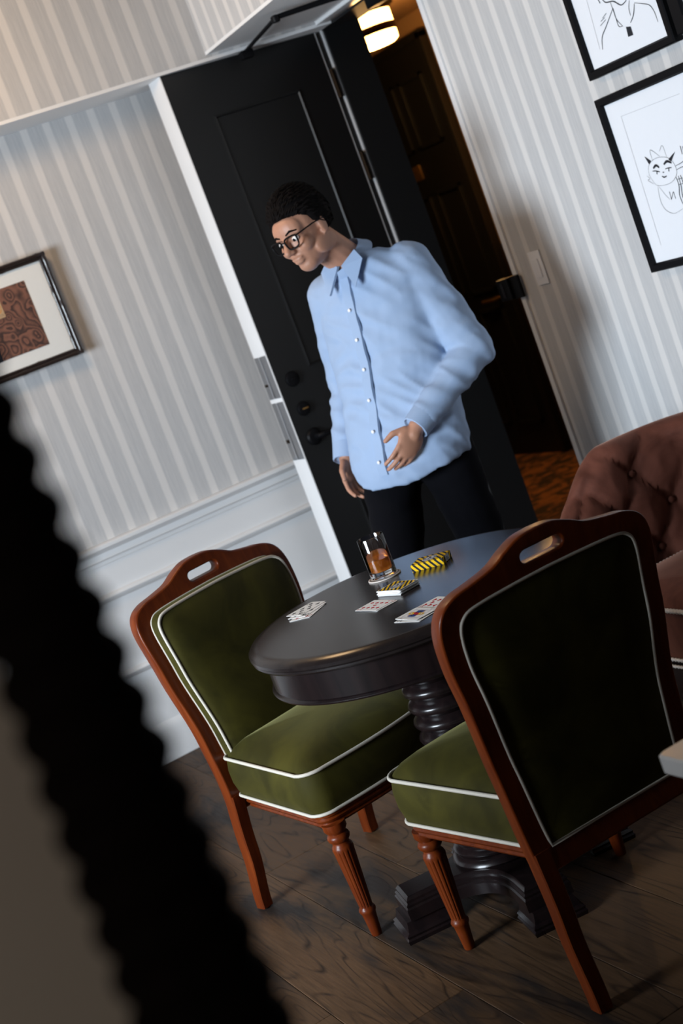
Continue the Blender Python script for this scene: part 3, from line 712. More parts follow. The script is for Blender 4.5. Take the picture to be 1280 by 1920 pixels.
for s_, p, n_ in plan:
    zc = crest(s_)
    for k in range(NT + 1):
        o_, z, l_ = prof_pt(k / NT, zc); dep = 0
        lim = .40
        if l_ < lim and z > ZS - .05:
            u_ = s_ / BW; w_ = (l_ - .045) / BH
            best = 9
            for row in range(-1, 5):
                cu_ = round(u_ - .5 * (row % 2)) + .5 * (row % 2)
                best = min(best, math.hypot((u_ - cu_) * 1.0, (w_ - row) * .75))
            dia = min(abs(((u_ + w_ * .5) % 1) - .5), abs(((u_ - w_ * .5) % 1) - .5)) if False else min(min((u_ + w_ * .5) % 1, 1 - (u_ + w_ * .5) % 1), min((u_ - w_ * .5) % 1, 1 - (u_ - w_ * .5) % 1))
            fade = max(0, min(1, (lim - l_) / .10)) * min(1, max(0, (l_ + .02) / .03)) * min(1, max(0, min(s_, tot - s_) / .10))
            puff = .022 * min(1, dia * 5.5) ** .5 + .024 * min(1, best * 2.0)
            dep = (.046 - puff) * fade - .014 * fade
        c0 = (Vector((p.x, p.y, 0)) + Vector((n_.x, n_.y, 0)) * (o_ + dep)); c0.z = z - (dep * .5 if o_ > .06 else 0)
        v.append((c0.x - 2.55, c0.y - 3.0, c0.z))
f = []
for i in range(NS):
    for k in range(NT): a = i * (NT + 1) + k; f.append((a, a + 1, a + NT + 2, a + NT + 1))
f.append(tuple(range(NT + 1))); f.append(tuple(NS * (NT + 1) + k for k in range(NT, -1, -1)))
pyd('tufted_back', v, f, M['pink_velvet'], sf, 75)
for row in range(0, 3):
    for j in range(0, int(tot / BW) + 1):
        s_ = (j + .5 * (row % 2)) * BW; l_ = .045 + row * BH
        if s_ < .08 or s_ > tot - .08: continue
        i = min(NS, int(round(s_ / tot * NS))); s2, p, n_ = plan[i]; zc = crest(s2); rr = .062; tt = l_ / ((zc - rr - ZS) + math.pi * rr + zc - rr - .10)
        if l_ > zc - ZS - .03: continue
        o_, z, _ = prof_pt(tt, zc); c0 = Vector((p.x + n_.x * (o_ + .012), p.y + n_.y * (o_ + .012), z)); mb = MB()
        nn = Vector((n_.x, n_.y, 0)); tt_ = Vector((-n_.y, n_.x, 0))
        ell(mb, (c0.x - 2.55, c0.y - 3.0, c0.z), (.006, .011, .011), (nn, tt_, Vector((0, 0, 1))), 10, 6); mb.build('button', M['pink_velvet'], sf, 60)
sx0, sx1, sy0, sy1 = 2.19, 2.76, 2.035, 3.665
def srect(g, z, r_=.05):
    pts = []
    for cx, cy, a0 in ((sx1 - r_, sy1 - r_, 0), (sx0 + r_, sy1 - r_, 90), (sx0 + r_, sy0 + r_, 180), (sx1 - r_, sy0 + r_, 270)):
        for j in range(7): a = R(a0 + 15 * j); pts.append((cx + (r_ + g) * math.cos(a) - 2.55, cy + (r_ + g) * math.sin(a) - 3.0, z))
    return pts
def sdome(s_, z): return [((sx0 + sx1) / 2 - 2.55 + (x - ((sx0 + sx1) / 2 - 2.55)) * s_, (sy0 + sy1) / 2 - 3 + (y - ((sy0 + sy1) / 2 - 3)) * s_, z) for x, y, _ in srect(0, 0)]
MB().loft([srect(-.004, .238), srect(.004, .28), srect(.006, .34), srect(0, .384), sdome(.985, .396), sdome(.93, .412), sdome(.75, .432), sdome(.4, .442)]).build('seat_cushion', M['pink_velvet'], sf, 60)
def rope(z, g, r_):
    pts = srect(g, z); P = []
    for a, b in zip(pts, pts[1:] + pts[:1]):
        a, b = Vector(a), Vector(b); n = max(1, int((b - a).length / .0035))
        for j in range(n): P.append(a.lerp(b, j / n))
    return MB().tube(P, 0, 7, closed=True, radf=lambda i: r_ * (1 + .28 * math.sin(i * 1.6)))
for z, g, r_ in ((.386, .004, .0062), (.236, .003, .005), (.214, .002, .0045)): rope(z, g, r_).build('rope_trim', M['rope'], sf, 60)
MB().box((2.20 - 2.55, 2.05 - 3, .10), (2.80 - 2.55, 3.65 - 3, .236), .01).build('base_rail', M['ebony'], sf)
for x in (2.235, 2.76):
    for y in (2.10, 3.60): MB().lathe([(.014, 0), (.022, .06), (.026, .10)], 14, (x - 2.55, y - 3)).build('leg', M['ebony'], sf)

# ================================================================== second table at the right edge
qt = empty('side_table', (1.45, 1.42, 0), 0, 'pale stone topped table whose corner enters at the right edge', 'table')
def rrect(x0, y0, x1, y1, r_, z, n=5):
    out = []
    for cx, cy, a0 in ((x1 - r_, y1 - r_, 0), (x0 + r_, y1 - r_, 90), (x0 + r_, y0 + r_, 180), (x1 - r_, y0 + r_, 270)):
        for j in range(n + 1): a = R(a0 + 90 * j / n); out.append((cx + r_ * math.cos(a), cy + r_ * math.sin(a), z))
    return out
qx0, qx1, qy0, qy1 = 1.088 - 1.45, .37, 1.05 - 1.42, 1.789 - 1.42
MB().loft([rrect(qx0 + g, qy0 + g, qx1 - g, qy1 - g, .012, z) for g, z in ((.003, .719), (0, .722), (0, .747), (.003, .75))]).build('stone_top', M['marble'], qt, 30)
MB().lathe([(.22, 0), (.22, .012), (.20, .02), (.04, .03), (.03, .06), (.03, .69), (.10, .70), (.10, .719)], 32).build('pedestal', M['black'], qt)

# ================================================================== near post and partition at the left
pt = empty('turned_post', (.1030, .534, 0), 0, 'dark bobbin turned post out of focus at the near left', 'post')
prof = []; z = .0
while z < 1.99:
    for t in range(6):
        prof.append(((.0175 + .030 * max(0, 1.60 - z) + .0045 * math.sin(math.pi * t / 6)), z + .0194 * t / 6))
    z += .0194
MB().lathe(prof, 28).build('bobbin_shaft', M['glow_post'], pt, 60)
MB().lathe([(.022, 1.98), (.025, 2.0), (.020, 2.03), (.006, 2.05)], 28).build('finial', M['glow_post'], pt)
pa = empty('partition', (-.1225, .556, 0), 0, 'beige partition panel out of focus at the lower left edge', 'partition')
MB().box((-.40, -.018, 0), (.205, .018, 1.98), .004).build('panel', M['beige'], pa)
MB().box((-.40, -.024, 0), (.206, .024, .12), .004).build('plinth', M['beige'], pa)
MB().box((-.40, .018, 0), (-.36, 2.08, 1.10), .004).build('added_shade_panel', M['beige'], pa)  # unseen low wall, added to shade the near chair and front floor

# ================================================================== things on the round table
K = .9639
def tp(x, y): return (x * K, y * K)
gx, gy = 1.488, 3.387
cs = empty('coaster', (gx, gy, TZ), 0, 'round pale board coaster under the whisky glass', 'coaster')
MB().lathe([(.0425, 0), (.0435, .0006), (.0435, .0026), (.0425, .0032), (0, .0032)], 48, cap=False).build('disc', M['coaster'], cs, 30)
MB().lathe([(.0395, .0031), (.0395, .0036), (.0380, .0036), (.0380, .0031)], 48, cap=False).build('printed_ring', M['ink'], cs, 0)
gl = empty('whisky_glass', (gx, gy, TZ + .0034), 0, 'straight tumbler half full of amber whisky on the coaster', 'glass')
h = .107
MB().lathe([(0, 0), (.030, 0), (.0335, .002), (.0345, .006), (.0350, h - .001), (.0345, h), (.0336, h), (.0331, h - .001), (.0322, .020), (.030, .0165), (.020, .0155), (0, .0152)], 64, cap=False).build('tumbler', M['glass'], gl, 40)
MB().lathe([(0, .0156), (.020, .0159), (.0298, .0169), (.0320, .0205), (.03245, .0485), (0, .0480)], 64, cap=False).build('whisky', M['whisky'], gl, 40)

def stripes(w_, h_, period, frac, slope):
    """parallelogram stripes clipped to a w x h rectangle"""
    out = []; c = -abs(h_ * slope) - period
    while c < w_ + abs(h_ * slope) + period:
        poly = [Vector((c, 0)), Vector((c + period * frac, 0)), Vector((c + period * frac + slope * h_, h_)), Vector((c + slope * h_, h_))]
        for axis, lim, sg in ((0, 0, 1), (0, w_, -1)):
            new = []
            for a, b in zip(poly, poly[1:] + poly[:1]):
                ia = (a[axis] - lim) * sg >= 0; ib = (b[axis] - lim) * sg >= 0
                if ia: new.append(a)
                if ia != ib: t = (lim - a[axis]) / (b[axis] - a[axis]); new.append(a.lerp(b, t))
            poly = new
            if len(poly) < 3: break
        if len(poly) >= 3: out.append([(p.x, p.y) for p in poly])
        c += period
    return out
def emblem(parent, z, sx, sy):
    """pale ring badge with a small dark winged mark"""
    r_ = MB(); r_.lathe([(1, 0), (1, .0003), (0, .0003)], 40, cap=False); r_.v = [(x * sx, y * sy, zz + z) for x, y, zz in r_.v]
    e_ = r_.build('badge', M['silver_print'], parent, 0)
    g_ = MB()
    for ra, rb in ((.93, .86), (.66, .60)):
        vv = []; ff = []
        for i in range(36):
            a = 2 * math.pi * i / 36; vv += [(ra * sx * math.cos(a), ra * sy * math.sin(a), z + .0005), (rb * sx * math.cos(a), rb * sy * math.sin(a), z + .0005)]
        for i in range(36): j = (i + 1) % 36; ff.append((2 * i, 2 * j, 2 * j + 1, 2 * i + 1))
        g_.add(vv, ff)
    for i in range(26):
        a = 2 * math.pi * i / 26; ra, rb = .83, .70
        g_.add([(ra * sx * math.cos(a), ra * sy * math.sin(a), z + .0005), (ra * sx * math.cos(a + .12), ra * sy * math.sin(a + .12), z + .0005), (rb * sx * math.cos(a + .1), rb * sy * math.sin(a + .1), z + .0005), (rb * sx * math.cos(a), rb * sy * math.sin(a), z + .0005)], [(0, 1, 2, 3)])
    pts = [(-.5, .10), (-.25, .22), (0, .05), (.25, .22), (.5, .10), (.22, -.05), (.10, -.28), (-.10, -.28), (-.22, -.05)]
    g_.add([(x * sx, y * sy, z + .0005) for x, y in pts], [tuple(range(len(pts)))])
    g_.build('badge_mark', M['stripe_black'], e_, 0)
# striped card box
bw, bl, bh = .060, .088, .0175
bx = empty('card_box', (1.574, 3.281, TZ), R(40), 'yellow and black diagonally striped playing card box beyond the deck', 'box')
MB().box((-bw / 2, -bl / 2, 0), (bw / 2, bl / 2, bh), .0006).build('carton', M['yellow'], bx, 20)
mb = MB()
for p in stripes(bl, bw, .0150, .45, .75): mb.add([(y - bw / 2, x - bl / 2, bh + .0003) for x, y in p], [tuple(range(len(p)))[::-1]])
for p in stripes(bl, bh, .0150, .45, -.75):
    mb.add([(-bw / 2 - .0003, x - bl / 2, bh - y) for x, y in p], [tuple(range(len(p)))]); mb.add([(bw / 2 + .0003, x - bl / 2, y) for x, y in p], [tuple(range(len(p)))])
for p in stripes(bw, bh, .0150, .45, .7):
    mb.add([(x - bw / 2, -bl / 2 - .0003, y) for x, y in p], [tuple(range(len(p)))]); mb.add([(x - bw / 2, bl / 2 + .0003, y) for x, y in p], [tuple(range(len(p)))])
mb.build('black_stripes', M['stripe_black'], bx, 0)
MB().box((-.013, -bl / 2 - .0012, .002), (.013, -bl / 2 - .0004, bh - .001)).build('pale_seal', M['silver_print'], bx, 0)
mb = MB()
for i in range(3): mb.box((-.009, -bl / 2 - .0015, .004 + .003 * i), (.008 - .003 * i, -bl / 2 - .0012, .0052 + .003 * i))
mb.build('seal_print', M['ink'], bx, 0)
emblem(bx, bh + .0004, .020, .020)
# face-down deck
CW, CL, CT = .0625, .0885, .0008
dk = empty('card_deck', (1.4247, 3.193, TZ), R(13), 'stack of face down yellow and black striped cards between glass and loose cards', 'cards')
n_ = 14
for i in range(n_):
    ox, oy, ra = rng.uniform(-.0022, .0022), rng.uniform(-.0025, .0025), rng.uniform(-.04, .04)
    if i == n_ - 1: ox = oy = ra = 0
    z = i * .00095; mb = MB(); mb.box((-CW / 2, -CL / 2, z), (CW / 2, CL / 2, z + .0008))
    c_, s_ = math.cos(ra), math.sin(ra); mb.v = [(x * c_ - y * s_ + ox, x * s_ + y * c_ + oy, zz) for x, y, zz in mb.v]
    cd = mb.build('card', M['card'], dk, 0)
zt = (n_ - 1) * .00095 + .0008
mb = MB()
b_ = .0020
for p in stripes(CL - 2 * b_, CW - 2 * b_, .0145, .5, .75): mb.add([(y - CW / 2 + b_, x - CL / 2 + b_, zt + .0002) for x, y in p], [tuple(range(len(p)))[::-1]])
mb.build('black_stripes', M['stripe_black'], cd, 0)
mb = MB()
for p in stripes(CL - 2 * b_, CW - 2 * b_, .0145, .5, .75): mb.add([(y - CW / 2 + b_, x - CL / 2 + b_, zt + .0001) for x, y in [(0, 0), (CL - 2 * b_, 0), (CL - 2 * b_, CW - 2 * b_), (0, CW - 2 * b_)]], [(3, 2, 1, 0)]); break
mb.build('yellow_ground', M['yellow'], cd, 0)
emblem(cd, zt + .0003, .019, .019)
# loose cards
def pip(mb, kind, x, y, s_, flip=1):
    if kind == 'diamond': P = [(0, -1), (.7, 0), (0, 1), (-.7, 0)]
    elif kind == 'heart': P = [(0, -1), (.75, .0), (.8, .5), (.42, .8), (0, .45), (-.42, .8), (-.8, .5), (-.75, 0)]
    elif kind == 'spade': P = [(-.18, -1), (.18, -1), (.1, -.45), (.45, -.6), (.8, -.25), (.7, .15), (0, 1), (-.7, .15), (-.8, -.25), (-.45, -.6), (-.1, -.45)]
    else: P = [(-.2, -1), (.2, -1), (.1, -.4), (.5, -.65), (.85, -.3), (.75, .1), (.35, .15), (.5, .5), (.3, .9), (-.3, .9), (-.5, .5), (-.35, .15), (-.75, .1), (-.85, -.3), (-.5, -.65), (-.1, -.4)]
    mb.add([(x + px * s_, y + py * s_ * flip, .00095) for px, py in P], [tuple(range(len(P)))])
LAY = {9: [(-1, -3), (-1, -1), (-1, 1), (-1, 3), (1, -3), (1, -1), (1, 1), (1, 3), (0, 0)], 8: [(-1, -3), (-1, 0), (-1, 3), (1, -3), (1, 0), (1, 3), (0, 1.5), (0, -1.5)], 10: [(-1, -3), (-1, -1), (-1, 1), (-1, 3), (1, -3), (1, -1), (1, 1), (1, 3), (0, 2), (0, -2)], 7: [(-1, -3), (-1, 0), (-1, 3), (1, -3), (1, 0), (1, 3), (0, 1.5)]}
def card(cx, cy, rz, suit, rank, label, level=0, tilt=0, group=None):
    red = suit in ('heart', 'diamond'); ink = M['red'] if red else M['ink']
    e_ = empty('playing_card', (cx, cy, TZ + .0004 + level * .0011), R(rz), label, 'playing card', group)
    if tilt: e_.rotation_euler = (R(tilt), 0, R(rz))
    pts = rrect(-CW / 2, -CL / 2, CW / 2, CL / 2, .0035, 0, 4)
    MB().loft([[(x, y, z) for x, y, _ in pts] for z in (0, .0008)]).build('card_face', M['card'], e_, 0)
    mb = MB()
    if isinstance(rank, int):
        for px, py in LAY[rank]: pip(mb, suit, px * .0140, py * .0098, .0072, 1 if py >= 0 else -1)
        t_ = str(rank)
    else: t_ = rank
    for sg in (1, -1):
        tm = text_mesh(t_, .0125); n0 = len(mb.v)
        mb.add([(sg * (q.co.x - CW / 2 + .0062), sg * (q.co.y + CL / 2 - .0085), .00095) for q in tm.vertices], [tuple(p.vertices) for p in tm.polygons]); D.meshes.remove(tm)
        pip(mb, suit, -sg * (CW / 2 - .0062), sg * (CL / 2 - .0185), .0032, sg)
    mb.build('pips', ink, e_, 0)
    if not isinstance(rank, int):
        f_ = MB(); w2, h2 = .0195, .0305
        for a, b in (((-w2, -h2), (w2, -h2)), ((w2, -h2), (w2, h2)), ((w2, h2), (-w2, h2)), ((-w2, h2), (-w2, -h2))):
            d = (Vector(b) - Vector(a)).normalized(); n2 = Vector((-d.y, d.x)) * .0004
            f_.add([(a[0] + n2.x, a[1] + n2.y, .00092), (a[0] - n2.x, a[1] - n2.y, .00092), (b[0] - n2.x, b[1] - n2.y, .00092), (b[0] + n2.x, b[1] + n2.y, .00092)], [(0, 1, 2, 3)])
        f_.build('figure_border', M['blue_print'], e_, 0)
        # two-headed court figure: robe blocks, collar, hair, crown
        for mat, polys in (('blue_print', [[(-.017, -.004), (-.003, .003), (-.012, .018), (-.017, .012)], [(.006, -.002), (.017, .004), (.016, .014), (.007, .010)]]),
                           ('red', [[(-.010, .0), (.010, .0), (.012, .012), (-.004, .014)], [(-.006, .0265), (.006, .0265), (.0, .0225)]]),
                           ('yellow', [[(-.017, .006), (-.010, .0015), (.008, .016), (.004, .019)], [(-.0075, .026), (-.0055, .0215), (.0055, .0215), (.0075, .026), (.004, .0245), (0, .0295), (-.004, .0245)], [(.010, -.002), (.017, -.003), (.017, .004), (.012, .005)]]),
                           ('orange_print', [[(-.0062, .0215), (-.0062, .0145), (-.0035, .0145), (-.0035, .0215)], [(.0035, .0215), (.0035, .0145), (.0062, .0145), (.0062, .0215)], [(-.016, .013), (-.012, .018), (-.010, .014)]]),
                           ('stripe_black', [[(-.0012, .0155), (.0012, .0155), (.0012, .0162), (-.0012, .0162)], [(-.014, .0), (-.012, .0), (-.007, .008), (-.009, .008)], [(.003, .003), (.0045, .003), (.008, .013), (.0065, .013)]])):
            mb = MB()
            for P in polys:
                for sg in (1, -1): mb.add([(sg * x, sg * y, .00097 + .00003 * len(mat)) for x, y in P], [tuple(range(len(P)))])
            mb.build('figure_print', M[mat], e_, 0)
# three-card hand on the left
g3 = 'loose playing cards on the round table'
x, y = tp(1.3090, 3.5260); card(x, y, 14 - 90 + 24, 'diamond', 7, 'lowest card of the fanned black suited hand at the left of the table', 0, group=g3)
x, y = tp(1.3180, 3.5440); card(x, y, 14 - 90 + 12, 'club', 8, 'middle card of the black suited hand at the left of the table', 1, group=g3)
x, y = tp(1.3250, 3.5660); card(x, y, 14 - 90, 'club', 8, 'top card of the black suited hand at the left of the table', 2, group=g3)
x, y = tp(1.3920, 3.2700); card(x, y, 6, 'diamond', 10, 'under card mostly hidden below the nine of diamonds', 0, group=g3)
x, y = tp(1.3880, 3.2770); card(x, y, 9, 'diamond', 9, 'nine of diamonds lying in front of the striped deck', 1, group=g3)
x, y = tp(1.3660, 3.0220); card(x, y, 14, 'spade', 10, 'card peeping out beneath the court card near the table edge', 0, group=g3)
x, y = tp(1.4360, 3.0400); card(x, y, 4, 'heart', 10, 'red ten beside the court card next to the near chair back', 1, group=g3)
x, y = tp(1.3720, 3.0300); card(x, y, 6, 'spade', 'J', 'court card with a colourful figure near the table edge', 2.4, group=g3)

# ================================================================== the man walking out of the doorway
man = empty('person', (2.2, 4.35, 0), 0, 'man in light blue shirt, black trousers and glasses striding out of the doorway', 'person')
O = Vector((2.2, 4.35, 0))
FB = Vector((-.88, -.47, 0)).normalized(); LB = Vector((0, 0, 1)).cross(FB)
def bp_(f_, l_, z): return O + FB * f_ + LB * l_ + Vector((0, 0, z))
HD = bp_(.135, -.045, 1.690); fw_ = Vector((-.91, -.36, -.24)).normalized(); lf = Vector((0, 0, 1)).cross(fw_).normalized()
lf = (lf + Vector((0, 0, .08))).normalized(); upv = fw_.cross(lf).normalized(); AX = (fw_, lf, upv)
def hp(a, b, c): return HD + fw_ * a + lf * b + upv * c
b = MB()
# head
ell(b, hp(-.014, 0, .030), (.098, .076, .095), AX); ell(b, hp(.022, 0, -.035), (.070, .060, .080), AX)
ell(b, hp(.052, 0, -.088), (.034, .036, .028), AX); ell(b, hp(.055, 0, .030), (.040, .058, .050), AX)
cap_(b, hp(.088, 0, .012), hp(.112, 0, -.026), .009, .013); 
for s_ in (1, -1):
    cap_(b, hp(.082, s_ * .012, .020), hp(.068, s_ * .046, .018), .011, .010)
    ell(b, hp(.060, s_ * .040, -.028), (.026, .022, .026), AX); ell(b, hp(.100, s_ * .011, -.030), (.011, .008, .008), AX)
    ell(b, hp(-.008, s_ * .078, -.008), (.018, .008, .031), AX); ell(b, hp(.000, s_ * .058, -.060), (.050, .016, .034), AX)
ell(b, hp(.088, 0, -.056), (.013, .024, .007), AX); ell(b, hp(.086, 0, -.068), (.014, .021, .008), AX)
# neck, trunk
NB = bp_(-.02, -.01, 1.525); BX = (FB, LB, Vector((0, 0, 1)))
cap_(b, hp(-.035, 0, -.055), NB, .056, .060)
ell(b, bp_(-.055, 0, 1.34), (.105, .165, .17), BX); ell(b, bp_(0, 0, 1.12), (.095, .140, .17), BX); ell(b, bp_(.045, 0, .965), (.10, .150, .11), BX)
SL, SR = bp_(-.07, .185, 1.47), bp_(-.04, -.185, 1.46)
cap_(b, NB + Vector((0, 0, -.05)), SL, .045, .042); cap_(b, NB + Vector((0, 0, -.05)), SR, .045, .042)
EL, WL = bp_(-.06, .278, 1.15), bp_(.195, .150, 1.005)
ER, WR = bp_(-.10, -.265, 1.17), bp_(.06, -.26, .95)
for s0, e0, w0 in ((SL, EL, WL), (SR, ER, WR)): cap_(b, s0, e0, .046, .040); cap_(b, e0, w0, .040, .027)
# legs
LH, RH = bp_(.03, .09, .94), bp_(.05, -.09, .94)
LK, LA = bp_(.01, .11, .54), bp_(-.20, .11, .165); RK, RA = bp_(.22, -.10, .53), bp_(.25, -.10, .085)
for h0, k0, a0 in ((LH, LK, LA), (RH, RK, RA)): cap_(b, h0, k0, .080, .054); cap_(b, k0, a0, .054, .036)
def hand(wr, dirv, palm, curl, side):
    """palm, four unequal bent fingers and a thumb from the side of the palm"""
    d = dirv.normalized(); n_ = (palm - d * palm.dot(d)).normalized(); s_ = d.cross(n_) * side     # s_ points to the thumb side
    pc = wr + d * .055; ell(b, pc, (.056, .043, .0155), (d, s_, n_)); cap_(b, wr - d * .02, wr + d * .03, .026, .026)
    ell(b, wr + d * .045 + s_ * .026 + n_ * .006, (.030, .016, .015), (d, s_, n_))
    for i, (L_, off, r_) in enumerate(((.070, .030, .0088), (.080, .0095, .0092), (.074, -.011, .0088), (.058, -.030, .0078))):
        base_ = wr + d * (.092 - .004 * abs(i - 1.2)) + s_ * off; spread = (d + s_ * (.06 - .045 * i)).normalized()
        a1, a2, a3 = R(curl + 6 * i), R(2.1 * curl + 8 * i), R(2.8 * curl + 8 * i)
        p = wr + d * .06 + s_ * off * .8; cap_(b, p, base_, .0105, r_ + .001, 10)
        for frac, a in ((.45, a1), (.30, a2), (.25, a3)):
            q2 = base_ + (spread * math.cos(a) + n_ * math.sin(a)) * L_ * frac; cap_(b, base_, q2, r_, r_ * .93, 10); base_ = q2; r_ *= .93
    t0 = wr + d * .028 + s_ * .030 + n_ * .006; t1 = t0 + (d * .62 + s_ * .62 + n_ * .25).normalized() * .042; t2 = t1 + (d * .90 + s_ * .22 + n_ * .30).normalized() * .032
    cap_(b, t0, t1, .0125, .0105, 10); cap_(b, t1, t2, .0105, .0085, 10)
hand(WL, FB * .60 - LB * .42 - Vector((0, 0, .70)), -LB * .8 - FB * .35, 13, -1)
hand(WR, FB * .30 - Vector((0, 0, .95)), LB, 18, 1)
b.v = [tuple(Vector(q) - O) for q in b.v]
me = remesh(b, .0042, 3, 'body'); link('body', me, M['skin'], man, 180)
# hair: cap over the skull down to the hairline
hm = MB(); v = []; f = []; NU, NV = 40, 26
for i in range(NV + 1):
    for k in range(NU):
        t = math.pi * i / NV; a = 2 * math.pi * k / NU; fx = math.sin(t) * math.cos(a); fy = math.sin(t) * math.sin(a); fz = math.cos(t)
        low = -.035 if fx < .1 else (.020 if fx < .45 else .068)                # lower limit of the hair along the height
        if fx >= .1 and fx < .45: low = -.035 + (fx - .1) / .35 * .09
        if fx >= .45: low = .055 + (fx - .45) * .03
        p = [-.018 + .106 * fx, .086 * fy, .036 + .112 * fz]
        hgt = max(p[2], low); out = 1.0
        if p[2] < low: out = .86; 
        nz = .004 * mnoise.noise(Vector((fx * 9, fy * 9, fz * 9)))
        v.append(hp(-.016 + (p[0] + .018) * out + fx * nz, p[1] * out + fy * nz, (hgt if p[2] >= low else low - .002) + fz * nz))
for i in range(NV):
    for k in range(NU): k2 = (k + 1) % NU; f.append((i * NU + k, i * NU + k2, (i + 1) * NU + k2, (i + 1) * NU + k))
hm = MB(); hm.add([q - O for q in v], f)
for q_ in range(2600):                                            # short combed locks over the cap
    i = rng.randrange(NU * 2, NU * (NV - 4)); p = v[i].lerp(v[i + 1 if (i + 1) % NU else i + 1 - NU], rng.random()); n_ = (p - hp(-.016, 0, .03)).normalized()
    loc = Vector(((p - HD).dot(fw_), (p - HD).dot(lf), (p - HD).dot(upv)))
    if loc.z < -.03 or (loc.x > .045 and loc.z < .062): continue
    comb = (-fw_ * .8 + lf * (.5 if loc.y > -.02 else -.6) + upv * (.5 if loc.x > .04 else -.35) + Vector((rng.uniform(-.35, .35), rng.uniform(-.35, .35), rng.uniform(-.35, .35))))
    t_ = (comb - n_ * comb.dot(n_)).normalized(); s2 = t_.cross(n_) * .0022; L_ = rng.uniform(.014, .028); lift = rng.uniform(.002, .007)
    a0, a1, a2 = p - n_ * .001 - O, p + t_ * L_ * .5 + n_ * lift - O, p + t_ * L_ + n_ * lift * .6 - O
    hm.add([a0 - s2, a0 + s2, a1 + s2 * .8, a1 - s2 * .8, a2], [(0, 1, 2, 3), (3, 2, 4)])
pyd('hair', hm.v, hm.f, M['hair'], man, 60, False)
for s_ in (1, -1):
    mb = MB(); ell(mb, hp(.0785, s_ * .031, .002) - O, (.011, .013, .010), AX); o = mb.build('eye', M['eye'], man, 180)
    mb = MB(); ell(mb, hp(.0885, s_ * .031, .000) - O, (.003, .0055, .0055), AX); mb.build('iris', M['hair'], o, 180)
    mb = MB(); mb.tube([hp(.092, s_ * .014, .024) - O, hp(.088, s_ * .032, .030) - O, hp(.074, s_ * .050, .023) - O], [.003, .004, .0025], 6); mb.build('eyebrow', M['hair'], man, 180)
gm = MB()
for s_ in (1, -1):
    pts = [hp(.108 - .25 * abs(y) ** 1.15, s_ * y, z) - O for y, z in ((.009, .012), (.012, -.016), (.030, -.021), (.050, -.016), (.056, .004), (.054, .015), (.030, .018))]
    gm.tube(catmull(pts, 4, True), .0030, 6, closed=True)
    gm.tube([hp(.098, s_ * .056, .012) - O, hp(.03, s_ * .080, .012) - O, hp(-.02, s_ * .083, .006) - O, hp(-.035, s_ * .080, -.016) - O], .0026, 6)
gm.tube([hp(.106, .010, .006) - O, hp(.110, 0, .010) - O, hp(.106, -.010, .006) - O], .0026, 6)
gm.build('glasses', M['black'], man, 60)
# shirt
sb = MB(); rings = []
TAB = [(.845, .085, .150, .205), (.90, .075, .160, .215), (1.00, .05, .155, .212), (1.12, .01, .152, .205), (1.25, -.035, .158, .215), (1.36, -.055, .156, .222), (1.44, -.055, .140, .222), (1.495, -.045, .115, .200), (1.535, -.03, .090, .135), (1.56, -.015, .074, .088)]
for z, cx, rf, rl in TAB:
    ring = []
    for k in range(40):
        a = 2 * math.pi * k / 40; dz = 0
        if z < .95: dz = -.035 * abs(math.cos(a)) + .025                # shirt tails longer front and back
        wob = 1 + .02 * math.sin(3 * a + z * 9) + .012 * math.sin(7 * a + z * 23)
        ring.append(bp_(cx + rf * wob * math.cos(a), rl * wob * math.sin(a), z + dz))
    rings.append(ring)
sb.loft(rings)
for s0, e0, w0 in ((SL, EL, WL), (SR, ER, WR)):
    cap_(sb, s0 + (NB - s0) * .18 + Vector((0, 0, -.015)), e0, .082, .066, 18); cap_(sb, e0, e0.lerp(w0, .88), .064, .044, 18)
sb.v = [tuple(Vector(q) - O) for q in sb.v]
me = remesh(sb, .0075, 5, 'shirt')
for q_ in me.vertices:
    c = q_.co; n1 = mnoise.noise(Vector((c.x * 7, c.y * 7, c.z * 13 + c.x * 14))); n2 = mnoise.noise(Vector((c.x * 18, c.y * 18, c.z * 30)))
    q_.co += q_.normal * (.014 * (.35 - abs(n1)) + .004 * n2)
link('shirt', me, M['shirt'], man, 180)
for e0, w0 in ((EL, WL), (ER, WR)):
    d = (w0 - e0).normalized(); p = e0.lerp(w0, .86)
    sd = d.cross(Vector((0, 0, 1))).normalized(); u2 = sd.cross(d); rings = []
    for t, r_ in ((0, .044), (.0, .047), (.055, .044), (.057, .041), (.050, .037)):
        rings.append([p + d * t + (sd * math.cos(2 * math.pi * k / 20) + u2 * math.sin(2 * math.pi * k / 20)) * r_ - O for k in range(20)])
    MB().loft(rings).build('cuff', M['shirt'], man, 40)
nk = (hp(-.035, 0, -.055) - NB).normalized(); sd = nk.cross(Vector((0, 1, 0))).normalized(); u2 = nk.cross(sd); rings = []
for t, r_ in ((.022, .076), (.068, .070), (.074, .074), (.030, .094), (.018, .092), (.020, .080)):
    rings.append([NB + nk * (t - (.020 if t > .02 else 0) * max(0, math.cos(2 * math.pi * k / 28 + math.pi))) + (sd * math.cos(2 * math.pi * k / 28) + u2 * math.sin(2 * math.pi * k / 28)) * r_ - O for k in range(28)])
MB().loft(rings).build('collar', M['shirt'], man, 50)
mb = MB()
for z, cx, rf, rl in TAB[1:8]:
    pass
for i in range(6):
    z = .93 + i * .095; cx = lerpf([(t[0], t[1]) for t in TAB], z); rf = lerpf([(t[0], t[2]) for t in TAB], z)
    ell(mb, bp_(cx + rf + .016, -.005, z) - O, (.003, .006, .006), BX, 10, 6)
pk = MB(); rows = []
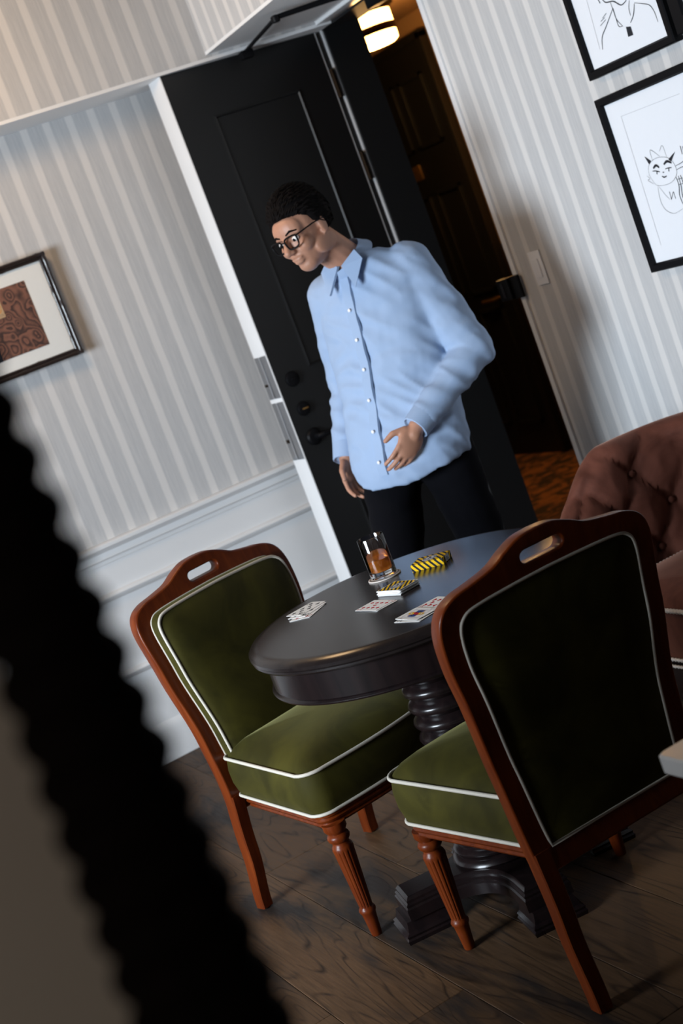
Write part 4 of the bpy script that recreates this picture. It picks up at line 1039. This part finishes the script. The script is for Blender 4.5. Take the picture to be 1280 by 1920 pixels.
for i in range(24):
    z = .885 + i * .027; cx = lerpf([(t[0], t[1]) for t in TAB], z); rf = lerpf([(t[0], t[2]) for t in TAB], z) + .013
    rows.append([bp_(cx + rf - (abs(l_) * .25), l_ - .003, z) + FB * o_ - O for l_, o_ in ((-.019, -.006), (-.016, .002), (.016, .002), (.019, -.006))])
pk.loft(rows); pk.build('placket', M['shirt'], man, 60)
for sg in (1, -1):
    lf_ = MB(); P_ = [bp_(.075, sg * .004, 1.545), bp_(.045, sg * .052, 1.580), bp_(.062, sg * .082, 1.545), bp_(.105, sg * .050, 1.468)]
    lf_.loft([[q - O for q in P_], [q + FB * .008 + LB * sg * .004 - O for q in P_]]); lf_.build('collar_leaf', M['shirt'], man, 30)
mb.build('shirt_buttons', M['white_plastic'], man, 180)
# trousers and shoes
tb_ = MB(); ell(tb_, bp_(.045, 0, .955), (.125, .180, .13), BX)
for h0, k0, a0 in ((LH, LK, LA), (RH, RK, RA)): cap_(tb_, h0, k0, .104, .078, 18); cap_(tb_, k0, a0 + (a0 - k0).normalized() * -.02, .077, .062, 18)
tb_.v = [tuple(Vector(q) - O) for q in tb_.v]
me = remesh(tb_, .009, 5, 'trousers')
for q_ in me.vertices:
    c = q_.co; q_.co += q_.normal * .006 * mnoise.noise(Vector((c.x * 9, c.y * 9, c.z * 22)))
link('trousers', me, M['trouser'], man, 180)
for a0, toe, heel in ((LA, bp_(-.07, .11, .030), bp_(-.265, .11, .105)), (RA, bp_(.42, -.10, .030), bp_(.21, -.10, .036))):
    mb = MB(); ax = (toe - heel).normalized(); cap_(mb, heel + Vector((0, 0, .012)), heel.lerp(toe, .5) + Vector((0, 0, .012)), .040, .044, 16); cap_(mb, heel.lerp(toe, .45) + Vector((0, 0, .008)), toe, .045, .030, 16)
    cap_(mb, heel + Vector((0, 0, .02)), a0 + Vector((0, 0, .01)), .042, .042, 14)
    mb.v = [tuple(Vector((q[0], q[1], max(q[2], .001))) - O) for q in mb.v]
    me = remesh(mb, .007, 4, 'shoe'); link('shoe', me, M['black'], man, 180)
# a fleck of foil on the boards
o = MB(); ell(o, (0, 0, .002), (.004, .003, .002), None, 8, 5); f0 = o.build('foil_fleck', M['bright_steel'], None, 60); f0.location = (1.278, 3.20, 0)
tag(f0, 'tiny bright fleck of foil lying on the floorboards by the table foot', 'debris')
